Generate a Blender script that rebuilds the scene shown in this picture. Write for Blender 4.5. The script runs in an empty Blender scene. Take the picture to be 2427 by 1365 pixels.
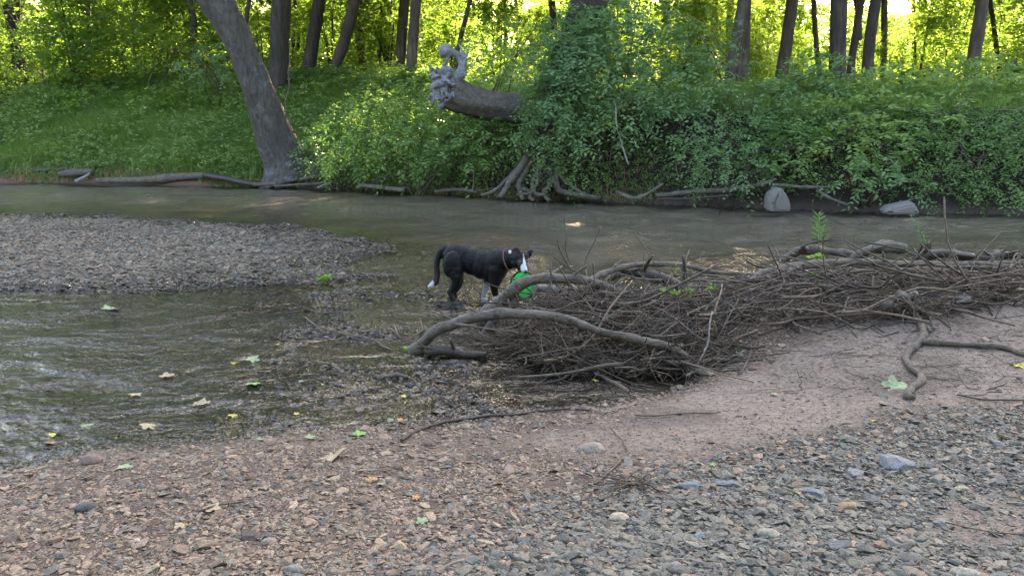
import bpy, bmesh, math, random
import numpy as np
from mathutils import Vector, Matrix, Euler

SC = bpy.context.scene
COL = SC.collection
R = math.radians

# ------------------------------------------------------------------ camera, sky, sun, exposure
F = 2000.0            # focal length in photo pixels (photo 2427 x 1365)
CAMZ = 1.75
PITCH = math.atan(412.0 / F)
cam_d = bpy.data.cameras.new('camera')
cam = bpy.data.objects.new('camera', cam_d)
COL.objects.link(cam)
cam_d.sensor_width = 36.0
cam_d.lens = 36.0 * F / 2427.0
cam_d.clip_end = 2000
cam_d.clip_start = 0.05
cam.location = (0, 0, CAMZ)
cam.rotation_euler = (R(90) - PITCH, 0, 0)
SC.camera = cam

SUN_AZ = 14.0    # degrees to the right of straight ahead (+Y)
SUN_EL = 21.0
w = bpy.data.worlds.new('World'); SC.world = w; w.use_nodes = True
nt = w.node_tree
bg = nt.nodes['Background']
sky = nt.nodes.new('ShaderNodeTexSky'); sky.sky_type = 'NISHITA'; sky.sun_disc = False
sky.sun_elevation = R(SUN_EL); sky.sun_rotation = R(SUN_AZ)
sky.air_density = 1.0; sky.dust_density = 6.0; sky.ozone_density = 0.3
nt.links.new(sky.outputs[0], bg.inputs[0]); bg.inputs[1].default_value = 0.15
sd = bpy.data.lights.new('sun', 'SUN'); sd.energy = 5.0; sd.angle = R(0.5); sd.color = (1.0, 0.80, 0.52)
sun = bpy.data.objects.new('sun', sd); COL.objects.link(sun)
sv = Vector((math.sin(R(SUN_AZ)) * math.cos(R(SUN_EL)), math.cos(R(SUN_AZ)) * math.cos(R(SUN_EL)), math.sin(R(SUN_EL))))
sun.rotation_euler = sv.to_track_quat('Z', 'Y').to_euler()
SC.view_settings.view_transform = 'Standard'; SC.view_settings.look = 'None'
SC.view_settings.exposure = 3.1; SC.view_settings.gamma = 1.0
SC.cycles.max_bounces = 8; SC.cycles.transparent_max_bounces = 8
SC.cycles.diffuse_bounces = 3; SC.cycles.glossy_bounces = 3; SC.cycles.transmission_bounces = 4
SC.cycles.sample_clamp_indirect = 6.0
SC.cycles.use_denoising = True

# ------------------------------------------------------------------ pixel <-> world helpers
cp, sp = math.cos(PITCH), math.sin(PITCH)
def ray(px, py):
    u = (px - 1213.5) / F; v = (682.5 - py) / F
    return np.array([u, cp + v * sp, -sp + v * cp])
def G(px, py, z=0.0):                 # on a horizontal plane
    d = ray(px, py); t = (z - CAMZ) / d[2]
    return np.array([d[0] * t, d[1] * t, z])
def Q(px, py, Y):                     # at distance Y ahead
    d = ray(px, py); t = Y / d[1]
    return np.array([d[0] * t, Y, CAMZ + d[2] * t])
def proj(p):
    x, y, z = p[..., 0], p[..., 1], p[..., 2] - CAMZ
    f = y * cp - z * sp; up = y * sp + z * cp
    return 1213.5 + F * x / f, 682.5 - F * up / f

# ------------------------------------------------------------------ noise
def _h(ix, iy, s):
    n = (ix.astype(np.int64) * 374761393 + iy.astype(np.int64) * 668265263 + s * 1442695041) & 0x7fffffff
    n = ((n ^ (n >> 13)) * 1274126177) & 0x7fffffff
    return ((n ^ (n >> 16)) & 0xffff) / 65535.0
def vn(x, y, sc, seed=0):
    x = np.asarray(x, float) / sc; y = np.asarray(y, float) / sc
    ix = np.floor(x); iy = np.floor(y); fx = x - ix; fy = y - iy
    fx = fx * fx * (3 - 2 * fx); fy = fy * fy * (3 - 2 * fy)
    a = _h(ix, iy, seed); b = _h(ix + 1, iy, seed); c = _h(ix, iy + 1, seed); d = _h(ix + 1, iy + 1, seed)
    return (a * (1 - fx) + b * fx) * (1 - fy) + (c * (1 - fx) + d * fx) * fy
def fbm(x, y, sc, seed=0, o=4):
    t = 0; a = .5
    for i in range(o):
        t = t + a * vn(x, y, sc, seed + i * 7); sc *= .5; a *= .5
    return t
def sstep(a, b, x):
    t = np.clip((x - a) / (b - a), 0, 1); return t * t * (3 - 2 * t)

# ------------------------------------------------------------------ mesh helpers
def np_mesh(name, V, faces, mat, attrs=None, smooth=False):
    """faces: list of (n,k) int arrays. attrs: {name: (domain, array)}"""
    me = bpy.data.meshes.new(name)
    V = np.ascontiguousarray(V, dtype=np.float32)
    me.vertices.add(len(V)); me.vertices.foreach_set('co', V.ravel())
    faces = [np.asarray(f, dtype=np.int32) for f in faces if len(f)]
    li = np.concatenate([f.ravel() for f in faces])
    tot = np.concatenate([np.full(len(f), f.shape[1], dtype=np.int32) for f in faces])
    st = np.concatenate([[0], np.cumsum(tot)[:-1]]).astype(np.int32)
    me.loops.add(len(li)); me.loops.foreach_set('vertex_index', li)
    me.polygons.add(len(tot)); me.polygons.foreach_set('loop_start', st)
    try: me.polygons.foreach_set('loop_total', tot)
    except Exception: pass
    me.polygons.foreach_set('use_smooth', np.full(len(tot), bool(smooth)))
    me.update(calc_edges=True)
    for k, (dom, arr) in (attrs or {}).items():
        arr = np.asarray(arr, dtype=np.float32)
        if arr.ndim == 2:
            a = me.attributes.new(k, 'FLOAT_COLOR', dom)
            if arr.shape[1] == 3: arr = np.concatenate([arr, np.ones((len(arr), 1), np.float32)], 1)
            a.data.foreach_set('color', arr.ravel())
        else:
            a = me.attributes.new(k, 'FLOAT', dom); a.data.foreach_set('value', arr)
    if mat: me.materials.append(mat)
    return me
def link(name, me, parent=None, loc=None):
    o = bpy.data.objects.new(name, me); COL.objects.link(o)
    if parent is not None: o.parent = parent
    if loc is not None: o.location = loc
    return o
def tag(o, label=None, cat=None, group=None, kind=None):
    if label: o['label'] = label
    if cat: o['category'] = cat
    if group: o['group'] = group
    if kind: o['kind'] = kind
    return o
def thing(name, label, cat, loc=(0, 0, 0), rz=0, group=None):
    o = bpy.data.objects.new(name, None); COL.objects.link(o)
    o.location = tuple(float(c) for c in loc); o.rotation_euler = (0, 0, rz); o.empty_display_size = .2
    return tag(o, label, cat, group)
def copy_tree(o, parent=None):
    c = o.copy(); COL.objects.link(c); c.parent = parent
    for ch in o.children: copy_tree(ch, c)
    return c

def rebase(V, b):                       # world verts -> local to base
    return np.asarray(V) - np.asarray(b)[None, :]

def tubes(P, Rr, S=6, closed=True):
    """P (N,K,3), Rr (N,K) -> verts, [quads, tris]"""
    P = np.asarray(P, float); Rr = np.asarray(Rr, float)
    N, K, _ = P.shape
    T = np.gradient(P, axis=1); T /= (np.linalg.norm(T, axis=2, keepdims=True) + 1e-9)
    ref = np.tile(np.array([0.13, 0.31, 0.94]), (N, 1))
    m = T.mean(1); m /= (np.linalg.norm(m, axis=1, keepdims=True) + 1e-9)
    vert = np.abs((m * ref).sum(1)) > .8
    ref[vert] = np.array([0.97, 0.2, 0.1])
    A = np.cross(T, ref[:, None, :]); A /= (np.linalg.norm(A, axis=2, keepdims=True) + 1e-9)
    B = np.cross(T, A)
    an = np.arange(S) * 2 * np.pi / S
    V = P[:, :, None, :] + Rr[:, :, None, None] * (A[:, :, None, :] * np.cos(an)[None, None, :, None] + B[:, :, None, :] * np.sin(an)[None, None, :, None])
    V = V.reshape(-1, 3)
    n = np.arange(N)[:, None, None]; k = np.arange(K - 1)[None, :, None]; s = np.arange(S)[None, None, :]
    i0 = n * K * S + k * S + s; i1 = n * K * S + k * S + (s + 1) % S
    Qd = np.stack([i0, i1, i1 + S, i0 + S], -1).reshape(-1, 4)
    caps = np.concatenate([(np.arange(N)[:, None] * K * S + np.arange(S)[None, ::-1]),
                           (np.arange(N)[:, None] * K * S + (K - 1) * S + np.arange(S)[None, :])])
    return V, [Qd, caps]

def smooth_path(pts, rad, n=None):
    """Catmull-Rom through points; returns (n,3),(n,)"""
    pts = np.asarray(pts, float); rad = np.asarray(rad, float)
    if n is None: n = (len(pts) - 1) * 7 + 1
    t = np.linspace(0, len(pts) - 1 - 1e-6, n); i = t.astype(int); f = (t - i)[:, None]
    pp = np.concatenate([[2 * pts[0] - pts[1]], pts, [2 * pts[-1] - pts[-2]]])
    p0, p1, p2, p3 = pp[i], pp[i + 1], pp[i + 2], pp[i + 3]
    out = .5 * ((2 * p1) + (-p0 + p2) * f + (2 * p0 - 5 * p1 + 4 * p2 - p3) * f ** 2 + (-p0 + 3 * p1 - 3 * p2 + p3) * f ** 3)
    return out, np.interp(t, np.arange(len(rad)), rad)

def merge(parts):
    """parts: list of (V,[faces...]) -> V,[faces]"""
    Vs = []; Fs = []; o = 0
    for V, fs in parts:
        Vs.append(V)
        for f in fs:
            if len(f): Fs.append(np.asarray(f) + o)
        o += len(V)
    return np.concatenate(Vs), Fs

def gnarl(V, amp, sc, seed=0):
    """lumpy displacement by summed sines"""
    rs = np.random.RandomState(seed); D = np.zeros_like(V)
    for i in range(6):
        k = rs.normal(size=3) / sc * (1 + i * .5); ph = rs.rand() * 6.28; d = rs.normal(size=3); d /= np.linalg.norm(d)
        D += np.sin(V @ k + ph)[:, None] * d[None, :] / (1 + i * .4)
    return V + D * amp * .45

# ------------------------------------------------------------------ materials
def new_mat(name):
    m = bpy.data.materials.new(name); m.use_nodes = True
    n = m.node_tree; b = n.nodes['Principled BSDF']
    return m, n, b
def N_(n, t, **k):
    x = n.nodes.new(t)
    for a, v in k.items(): setattr(x, a, v)
    return x
def ramp(n, stops):
    r = N_(n, 'ShaderNodeValToRGB'); e = r.color_ramp.elements
    e[0].position = stops[0][0]; e[0].color = (*stops[0][1], 1)
    e[1].position = stops[-1][0]; e[1].color = (*stops[-1][1], 1)
    for p, c in stops[1:-1]:
        x = e.new(p); x.color = (*c, 1)
    return r
def noise(n, sc, det=5, rough=.6, co=None, dist=0):
    t = N_(n, 'ShaderNodeTexNoise'); t.inputs['Scale'].default_value = sc; t.inputs['Detail'].default_value = det
    t.inputs['Roughness'].default_value = rough; t.inputs['Distortion'].default_value = dist
    if co is not None: n.links.new(co, t.inputs['Vector'])
    return t
def bump(n, h, strength, dist, b, base=None):
    x = N_(n, 'ShaderNodeBump'); x.inputs['Strength'].default_value = strength; x.inputs['Distance'].default_value = dist
    n.links.new(h, x.inputs['Height'])
    if base is not None: n.links.new(base, x.inputs['Normal'])
    if b is not None: n.links.new(x.outputs[0], b.inputs['Normal'])
    return x
def mixc(n, f, a, b, mode='MIX'):
    x = N_(n, 'ShaderNodeMix'); x.data_type = 'RGBA'; x.blend_type = mode
    for s, v in ((0, f), (6, a), (7, b)):
        if isinstance(v, (int, float)): x.inputs[s].default_value = v
        elif isinstance(v, tuple): x.inputs[s].default_value = (*v, 1)
        else: n.links.new(v, x.inputs[s])
    return x.outputs[2]

def leaf_mat(name, dark, light, trans, tf=.45, rough=.45, spec=.35):
    m, n, b = new_mat(name)
    at = N_(n, 'ShaderNodeAttribute', attribute_name='rnd')
    r = ramp(n, [(0, dark), (.6, tuple((a + c) / 2 for a, c in zip(dark, light))), (1, light)])
    n.links.new(at.outputs['Fac'], r.inputs[0])
    tc = N_(n, 'ShaderNodeNewGeometry')
    ns = noise(n, .35, 2, .5, tc.outputs['Position'])
    col = mixc(n, ns.outputs[0], r.outputs[0], tuple(min(1, c * k) for c, k in zip(light, (1.15, 1.0, .6))))
    b.inputs['Roughness'].default_value = rough
    b.inputs['Specular IOR Level'].default_value = spec
    n.links.new(col, b.inputs['Base Color'])
    tr = N_(n, 'ShaderNodeBsdfTranslucent')
    tcol = mixc(n, at.outputs['Fac'], tuple(c * .75 for c in trans), trans)
    n.links.new(tcol, tr.inputs[0])
    mx = N_(n, 'ShaderNodeMixShader'); mx.inputs[0].default_value = tf
    n.links.new(b.outputs[0], mx.inputs[1]); n.links.new(tr.outputs[0], mx.inputs[2])
    n.links.new(mx.outputs[0], n.nodes['Material Output'].inputs[0])
    return m
M = {}
M['grass'] = leaf_mat('grass_blade', (.060, .125, .028), (.29, .42, .13), (.24, .40, .07), .4, .5)
M['under'] = leaf_mat('bank_leaf', (.045, .10, .038), (.19, .31, .12), (.14, .28, .05), .35, .42)
M['shrub'] = leaf_mat('shrub_leaf', (.055, .12, .062), (.23, .36, .20), (.16, .33, .07), .4, .4)
M['forest'] = leaf_mat('forest_leaf', (.045, .09, .022), (.11, .17, .035), (.36, .55, .075), .58, .45)
M['crown'] = leaf_mat('canopy_leaf', (.04, .08, .02), (.09, .14, .03), (.34, .42, .03), .42, .45)
M['weed'] = leaf_mat('weed_leaf', (.10, .24, .03), (.22, .42, .06), (.30, .5, .06), .35, .45)
M['light'] = leaf_mat('pale_shrub_leaf', (.07, .14, .05), (.30, .42, .17), (.24, .42, .07), .4, .45)
M['slope'] = leaf_mat('slope_weed_leaf', (.07, .14, .055), (.32, .45, .19), (.18, .34, .05), .4, .5)
M['drygrass'] = leaf_mat('dry_grass', (.20, .15, .09), (.38, .30, .17), (.35, .25, .1), .25, .6)

def bark(name, c0, c1, sc=1.0, strength=.9, rough=.85, long=(1, 1, .18), patches=None):
    m, n, b = new_mat(name)
    tc = N_(n, 'ShaderNodeTexCoord'); mp = N_(n, 'ShaderNodeMapping'); mp.inputs['Scale'].default_value = long
    n.links.new(tc.outputs['Object'], mp.inputs[0])
    a = noise(n, 14 * sc, 8, .65, mp.outputs[0], .6); c = noise(n, 2.2 * sc, 3, .6, tc.outputs['Object'])
    r = ramp(n, [(.3, c0), (.7, c1)]); n.links.new(a.outputs[0], r.inputs[0])
    col = mixc(n, c.outputs[0], r.outputs[0], tuple(x * .55 for x in c0))
    if patches:
        p = noise(n, 3.5 * sc, 4, .7, tc.outputs['Object']); pr = ramp(n, [(.56, (0, 0, 0)), (.64, (1, 1, 1))])
        n.links.new(p.outputs[0], pr.inputs[0]); col = mixc(n, pr.outputs[0], col, patches)
    n.links.new(col, b.inputs['Base Color']); b.inputs['Roughness'].default_value = rough
    bump(n, a.outputs[0], strength, .03 / sc, b)
    return m
M['bark_grey'] = bark('grey_bark', (.04, .032, .026), (.21, .175, .145), .9, 1.0, long=(1, 1, .35), patches=(.13, .125, .12))
M['bark_dark'] = bark('dark_bark', (.02, .015, .012), (.15, .11, .085), .7)
M['bark_far'] = bark('brown_bark', (.045, .032, .025), (.24, .175, .13), .7)
M['wood_grey'] = bark('weathered_wood', (.075, .058, .045), (.37, .305, .24), 3.0, 1.0, .8, (.22, 1, 1), patches=(.07, .055, .045))
M['wood_dark'] = bark('wet_wood', (.04, .03, .024), (.12, .09, .07), 3.0, .8, .5)
M['wood_pale'] = bark('bleached_wood', (.25, .21, .18), (.5, .45, .40), 3.0, .9, .8, (.22, 1, 1), patches=(.16, .13, .11))
M['wood_wad'] = bark('bleached_root', (.06, .05, .05), (.72, .69, .70), 2.5, .8, .8, (1, 1, 1))
M['twig'] = bark('twig_bark', (.07, .05, .036), (.29, .21, .155), 3.0, .5, .8, (1, 1, 1))

def island_vary(m, lo, hi):
    n = m.node_tree; b = n.nodes['Principled BSDF']; src = b.inputs['Base Color'].links[0].from_socket; g = N_(n, 'ShaderNodeNewGeometry')
    r = ramp(n, [(0, (lo,) * 3), (.75, ((lo + hi) / 2,) * 3), (1, (hi, hi * .97, hi * .93))]); n.links.new(g.outputs['Random Per Island'], r.inputs[0])
    n.links.new(mixc(n, 1.0, src, r.outputs[0], 'MULTIPLY'), b.inputs['Base Color'])
island_vary(M['twig'], .35, 2.3)
def attr_mat(name, attr, rough=.7, nsc=60, bs=.4, bd=.004, spec=.4, wet=None):
    m, n, b = new_mat(name)
    at = N_(n, 'ShaderNodeAttribute', attribute_name=attr)
    g = N_(n, 'ShaderNodeNewGeometry')
    a = noise(n, nsc, 5, .65, g.outputs['Position'])
    r = ramp(n, [(.3, (.5, .5, .5)), (.5, (.95, .95, .95)), (.7, (1.3, 1.3, 1.3))]); n.links.new(a.outputs[0], r.inputs[0])
    col = mixc(n, 1.0, at.outputs['Color'], r.outputs[0], 'MULTIPLY')
    n.links.new(col, b.inputs['Base Color']); b.inputs['Roughness'].default_value = rough
    b.inputs['Specular IOR Level'].default_value = spec
    if wet:
        aw = N_(n, 'ShaderNodeAttribute', attribute_name=wet)
        mr = N_(n, 'ShaderNodeMapRange'); mr.inputs[3].default_value = rough; mr.inputs[4].default_value = .18
        n.links.new(aw.outputs['Fac'], mr.inputs[0]); n.links.new(mr.outputs[0], b.inputs['Roughness'])
    bump(n, a.outputs[0], bs, bd, b)
    return m
M['ground'] = attr_mat('ground_soil', 'col', .9, 32, 1.0, .022, .25, 'wet')
M['stone'] = attr_mat('river_stone', 'col', .72, 90, .5, .003, .4, 'wet')

# ------------------------------------------------------------------ TERRAIN
def poly(pts, z=0): return np.array([G(x, y, z)[:2] for x, y in pts])
NEAR = np.concatenate([[[-40, 2.6], [-9, 3.3]], poly([(-300, 1118), (0, 1095), (110, 1088), (200, 1060), (420, 1042), (600, 1026), (900, 1010), (1060, 1000), (1190, 985),
        (1330, 962), (1520, 934), (1620, 915), (1650, 890), (1600, 872), (1500, 880), (1380, 880), (1290, 868), (1250, 845), (1290, 800), (1330, 760), (1400, 720), (1500, 690), (1640, 668),
        (1800, 652), (2000, 640), (2200, 634), (2427, 630)]), [[9, 9.8], [40, 9.0], [60, -30], [-60, -30]]])
BAR = np.concatenate([[[-30, 15.5]], poly([(0, 508), (250, 513), (450, 521), (620, 531), (760, 546), (880, 566), (955, 585), (930, 600), (860, 610),
        (800, 628), (840, 643), (960, 648), (1020, 655), (900, 664), (700, 669), (450, 683), (250, 691), (130, 697), (0, 694)]), [[-30, 8.6]]])
def sdf(x, y, P):
    """signed distance, positive inside"""
    x = np.asarray(x, float); y = np.asarray(y, float)
    d2 = np.full(x.shape, 1e18); ins = np.zeros(x.shape, bool)
    n = len(P)
    for i in range(n):
        ax, ay = P[i]; bx, by = P[(i + 1) % n]
        ex, ey = bx - ax, by - ay; L = ex * ex + ey * ey
        t = np.clip(((x - ax) * ex + (y - ay) * ey) / L, 0, 1)
        dx = x - ax - t * ex; dy = y - ay - t * ey
        d2 = np.minimum(d2, dx * dx + dy * dy)
        c = ((ay > y) != (by > y))
        with np.errstate(divide='ignore', invalid='ignore'):
            c &= x < (bx - ax) * (y - ay) / (by - ay + 1e-12) + ax
        ins ^= c
    d = np.sqrt(d2)
    return np.where(ins, d, -d)
FS = poly([(0, 436), (300, 437), (600, 445), (850, 453), (1200, 471), (1600, 488), (1900, 497), (2427, 510)])
FS = np.concatenate([[[-80, FS[0, 1] + 9], [-30, FS[0, 1] + 2.0]], FS, [[20, FS[-1, 1] - 1.5], [80, FS[-1, 1] - 6]]])
def fshore(x): return np.interp(x, FS[:, 0], FS[:, 1])
def bankD(x, y): return y - fshore(x) + .5 * (vn(x, 0 * x, 1.7, 5) - .5)
def height(x, y):
    x = np.asarray(x, float); y = np.asarray(y, float)
    wig = .10 * (vn(x, y, .45, 1) - .5) + .05 * (vn(x, y, .15, 2) - .5)
    wl = fbm(x, y, 1.1, 15) - .47
    dn = sdf(x, y, NEAR) + wig + .25 * wl * (y < 6); db = sdf(x, y, BAR) + wig * 2.5 + .9 * wl
    # beds
    off = np.maximum(0, -np.maximum(dn, db))
    pool = sstep(9.3, 8.2, y) * sstep(1.2, .2, x - .0)
    deep = -.035 - .16 * np.minimum(off, 3)
    ppx, ppy = proj(np.stack([x, y, np.zeros_like(x)], -1))
    sh = sstep(430, 760, ppx + (ppy - 800) * .5) * sstep(1290, 1100, ppx)
    shoal = (-.050 + .043 * sh + .035 * (fbm(x, y, .6, 61) - .47)) - .0 * off
    shoal_old = -.014 - .05 * np.minimum(off, 1) * sstep(-.2, -2.2, x) - .012 * np.minimum(off, .6)
    bed = deep * (1 - pool) + shoal * pool
    h = bed
    # near land
    hum = .34 * np.exp(-((x - 3.3) / 2.2) ** 2 - ((y - 6.7) / 1.25) ** 2) + .10 * np.exp(-((x - 1.6) / .8) ** 2 - ((y - 6.4) / .7) ** 2)
    hn = .16 * (1 - np.exp(-np.maximum(dn, 0) * 1.0)) + hum * (1 - np.exp(-np.maximum(dn, 0) * 1.6)) + .12 * sstep(1, 6, dn)
    h = np.where(dn > 0, hn, h)
    hb = .07 * (1 - np.exp(-np.maximum(db, 0) * .6))
    h = np.where(db > 0, np.maximum(hb, h), h)
    near = (y < 16)
    h = h + np.where(near, .035 * (fbm(x, y, .7, 3) - .47) * sstep(-.2, .6, np.maximum(dn, db)) + .026 * (fbm(x, y, .14, 9) - .47), 0)
    # far bank
    D = bankD(x, y)
    rt = sstep(-3.2, .3, x)
    top = 2.75 * (1 - rt) + 2.15 * rt
    HL = np.interp(D, [-1, 0, .25, 1.2, 7.5, 12, 400], [-.3, 0, .16, .42, top.max() if False else 2.75, 3.0, 3.2])
    HR = np.interp(D, [-1, 0, .2, .5, 1.3, 3.0, 6, 400], [-.4, 0, .22, .75, 1.55, 2.05, 2.25, 2.6])
    HB = HL * (1 - rt) + HR * rt
    HB = HB + np.where(D > .3, .35 * (fbm(x, y, 2.2, 11) - .47) * sstep(.3, 2, D) + .06 * (fbm(x, y, .4, 12) - .47), 0)
    h = np.where(D > -.6, np.maximum(h, HB), h)
    h = np.where((D > 0) & (y > 12), HB, h)
    return h

def axis(segs):
    out = [np.array([segs[0][0]])]
    for a, b, n in segs: out.append(np.linspace(a, b, n + 1)[1:])
    return np.concatenate(out)
gx = np.unique(np.concatenate([axis([(-300, -60, 12), (-60, -20, 30), (-20, -8, 70), (-8, -3.6, 80), (-3.6, 5.2, 300), (5.2, 11, 80), (11, 24, 60), (24, 60, 24), (60, 300, 12)])]))
gy = axis([(-60, -3, 12), (-3, 2.2, 26), (2.2, 7.6, 190), (7.6, 15, 150), (15, 24, 120), (24, 40, 50), (40, 90, 30), (90, 600, 20)])
XX, YY = np.meshgrid(gx, gy)
HH = height(XX.ravel(), YY.ravel()).reshape(XX.shape)

height_exact = height
def height(x, y):
    """bilinear lookup in the terrain grid"""
    x = np.asarray(x, float); y = np.asarray(y, float)
    i = np.clip(np.searchsorted(gx, x) - 1, 0, len(gx) - 2); j = np.clip(np.searchsorted(gy, y) - 1, 0, len(gy) - 2)
    fx = np.clip((x - gx[i]) / (gx[i + 1] - gx[i]), 0, 1); fy = np.clip((y - gy[j]) / (gy[j + 1] - gy[j]), 0, 1)
    return (HH[j, i] * (1 - fx) + HH[j, i + 1] * fx) * (1 - fy) + (HH[j + 1, i] * (1 - fx) + HH[j + 1, i + 1] * fx) * fy

def gravel_zone(x, y):
    """grey shale weight 0..1 and mud weight 0..1"""
    px, py = proj(np.stack([x, y, np.full_like(x, .15)], -1))
    lim = np.interp(px, [-500, 900, 1200, 1500, 1900, 2427, 3000], [1700, 1420, 1290, 1140, 1020, 950, 920])
    g = sstep(-190, 130, py - lim + 90 * (fbm(x, y, .8, 31) - .47))
    mt = np.interp(px, [-500, 1150, 1400, 1700, 2427, 3000], [985, 990, 960, 860, 700, 690])
    mb = np.interp(px, [-500, 1150, 1400, 1700, 2100, 2427, 3000], [985, 1020, 1060, 1060, 985, 960, 950])
    mud = sstep(-10, 30, py - mt) * sstep(30, -30, py - mb + 60 * (fbm(x, y, .5, 33) - .47))
    mud = np.maximum(mud, .85 * sstep(200, 80, np.hypot(px - 2330, (py - 1245) * 1.8)))
    return g, mud
def ground_color(x, y, h):
    n1 = fbm(x, y, .5, 21); n2 = fbm(x, y, 3, 22)
    g, mud = gravel_zone(x, y)
    tan = np.array([.27, .195, .155]); grey = np.array([.15, .135, .125]); mudc = np.array([.235, .185, .15])
    bedc = np.array([.12, .10, .075]); soil = np.array([.034, .026, .020]); floor = np.array([.07, .075, .035])
    c = tan * np.ones(x.shape + (1,))
    c = c * (1 - g[..., None]) + grey * g[..., None]
    c = c * (1 - mud[..., None]) + mudc * mud[..., None]
    c = c * (1 - .5 * (1 - mud[..., None]))  # gravel ground darkened: shade of the gaps between stones painted into the colour
    db = sdf(x, y, BAR)
    b = (sstep(-.5, .2, db))[..., None]
    c = c * (1 - b) + np.array([.095, .08, .065]) * b
    wt = sstep(.05, .0, h)[..., None]
    pl = (sstep(9.3, 8.6, y) * sstep(1.6, .8, x) * sstep(.03, .0, h))[..., None]; c = c * (1 - pl) + np.array([.12, .112, .10]) * pl
    c = c * (1 - wt * .58)
    deep = sstep(-.05, -.3, h)[..., None] * (y > 8)[..., None]
    c = c * (1 - deep) + np.array([.20, .14, .075]) * deep
    qx, qy = proj(np.stack([x, y, np.full_like(x, .3)], -1)); blot = sstep(.50, .62, fbm(x, y, .45, 24)) * mud
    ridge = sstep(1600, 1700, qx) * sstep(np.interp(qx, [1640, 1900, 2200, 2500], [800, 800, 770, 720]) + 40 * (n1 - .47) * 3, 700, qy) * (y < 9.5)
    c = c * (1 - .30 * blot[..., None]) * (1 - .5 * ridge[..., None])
    hp = G(1510, 895, .0); hol_shade = (np.exp(-((x - hp[0]) / .42) ** 2 - ((y - hp[1] - .05) / .22) ** 2))[..., None]; c = c * (1 - .8 * hol_shade)  # hollow at the pile's front: its shade is painted into the ground colour
    D = bankD(x, y); fb = sstep(-.1, .2, D)[..., None] * (y > 12)[..., None]
    red = sstep(.5, .15, h)[..., None] * sstep(-4, -8, x)[..., None]
    fc = soil * (1 - red) + np.array([.26, .13, .085]) * red
    fl = sstep(4, 9, D)[..., None]; fc = fc * (1 - fl) + floor * fl
    c = c * (1 - fb) + fc * fb
    c = c * (.78 + .46 * n1)[..., None] * (.85 + .3 * n2)[..., None]
    return c
H_, W_ = XX.shape
V = np.stack([XX.ravel(), YY.ravel(), HH.ravel()], 1)
ii = (np.arange(H_ - 1)[:, None] * W_ + np.arange(W_ - 1)[None, :]).ravel()
Fq = np.stack([ii, ii + 1, ii + W_ + 1, ii + W_], 1)
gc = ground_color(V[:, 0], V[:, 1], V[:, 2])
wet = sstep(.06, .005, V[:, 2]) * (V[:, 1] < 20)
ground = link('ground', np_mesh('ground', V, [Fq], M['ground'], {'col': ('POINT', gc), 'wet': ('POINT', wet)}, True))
tag(ground, 'creek bed, gravel beach and wooded bank', kind='structure')

# ------------------------------------------------------------------ WATER
def water_mat():
    m, n, b = new_mat('creek_water'); out = n.nodes['Material Output']
    g = N_(n, 'ShaderNodeNewGeometry')
    mp = N_(n, 'ShaderNodeMapping'); mp.inputs['Scale'].default_value = (1, 1.35, 1); n.links.new(g.outputs['Position'], mp.inputs[0])
    def madd(a, k, b=None):
        x = N_(n, 'ShaderNodeMath', operation='MULTIPLY_ADD'); n.links.new(a, x.inputs[0])
        if isinstance(k, float): x.inputs[1].default_value = k
        else: n.links.new(k, x.inputs[1])
        if b is None: x.inputs[2].default_value = 0
        else: n.links.new(b, x.inputs[2])
        return x.outputs[0]
    n1 = noise(n, 1.3, 2, .5, mp.outputs[0], .6); n2 = noise(n, 5.5, 2, .5, mp.outputs[0], .8); n3 = noise(n, 17, 2, .5, mp.outputs[0], .5); n4 = noise(n, 48, 2, .5, mp.outputs[0], .3)
    pz = noise(n, .55, 3, .6, g.outputs['Position'])
    prr = ramp(n, [(.38, (.25, .25, .25)), (.62, (1.5, 1.5, 1.5))]); n.links.new(pz.outputs[0], prr.inputs[0])
    fine = madd(n4.outputs[0], .0045, madd(n3.outputs[0], .013, madd(n2.outputs[0], .034)))
    hgt = madd(fine, prr.outputs[0], madd(n1.outputs[0], .12))
    bp = bump(n, hgt, 1.0, 1.0, None)
    at = N_(n, 'ShaderNodeAttribute', attribute_name='depth')
    tr = N_(n, 'ShaderNodeBsdfTransparent'); tr.inputs[0].default_value = (.86, .84, .74, 1)
    df = N_(n, 'ShaderNodeBsdfDiffuse'); df.inputs[0].default_value = (.18, .145, .105, 1)
    mr = N_(n, 'ShaderNodeMapRange'); mr.inputs[1].default_value = .04; mr.inputs[2].default_value = .5; mr.inputs[3].default_value = 0.0; mr.inputs[4].default_value = .7
    n.links.new(at.outputs['Fac'], mr.inputs[0])
    mx = N_(n, 'ShaderNodeMixShader'); n.links.new(mr.outputs[0], mx.inputs[0]); n.links.new(tr.outputs[0], mx.inputs[1]); n.links.new(df.outputs[0], mx.inputs[2])
    gl = N_(n, 'ShaderNodeBsdfGlossy'); gl.inputs['Roughness'].default_value = .17; gl.inputs[0].default_value = (1, 1, 1, 1)
    n.links.new(bp.outputs[0], gl.inputs['Normal'])
    fr = N_(n, 'ShaderNodeFresnel'); fr.inputs[0].default_value = 1.5; n.links.new(bp.outputs[0], fr.inputs['Normal'])
    m5 = N_(n, 'ShaderNodeMixShader'); n.links.new(fr.outputs[0], m5.inputs[0]); n.links.new(mx.outputs[0], m5.inputs[1]); n.links.new(gl.outputs[0], m5.inputs[2])
    n.links.new(m5.outputs[0], out.inputs[0]); n.nodes.remove(b)
    return m
wx = axis([(-80, -18, 30), (-18, 12, 520), (12, 80, 30)]); wy = axis([(2.6, 5, 60), (5, 14, 200), (14, 24, 170), (24, 31, 30)])
WX, WY = np.meshgrid(wx, wy); hw = height(WX.ravel(), WY.ravel())
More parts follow.
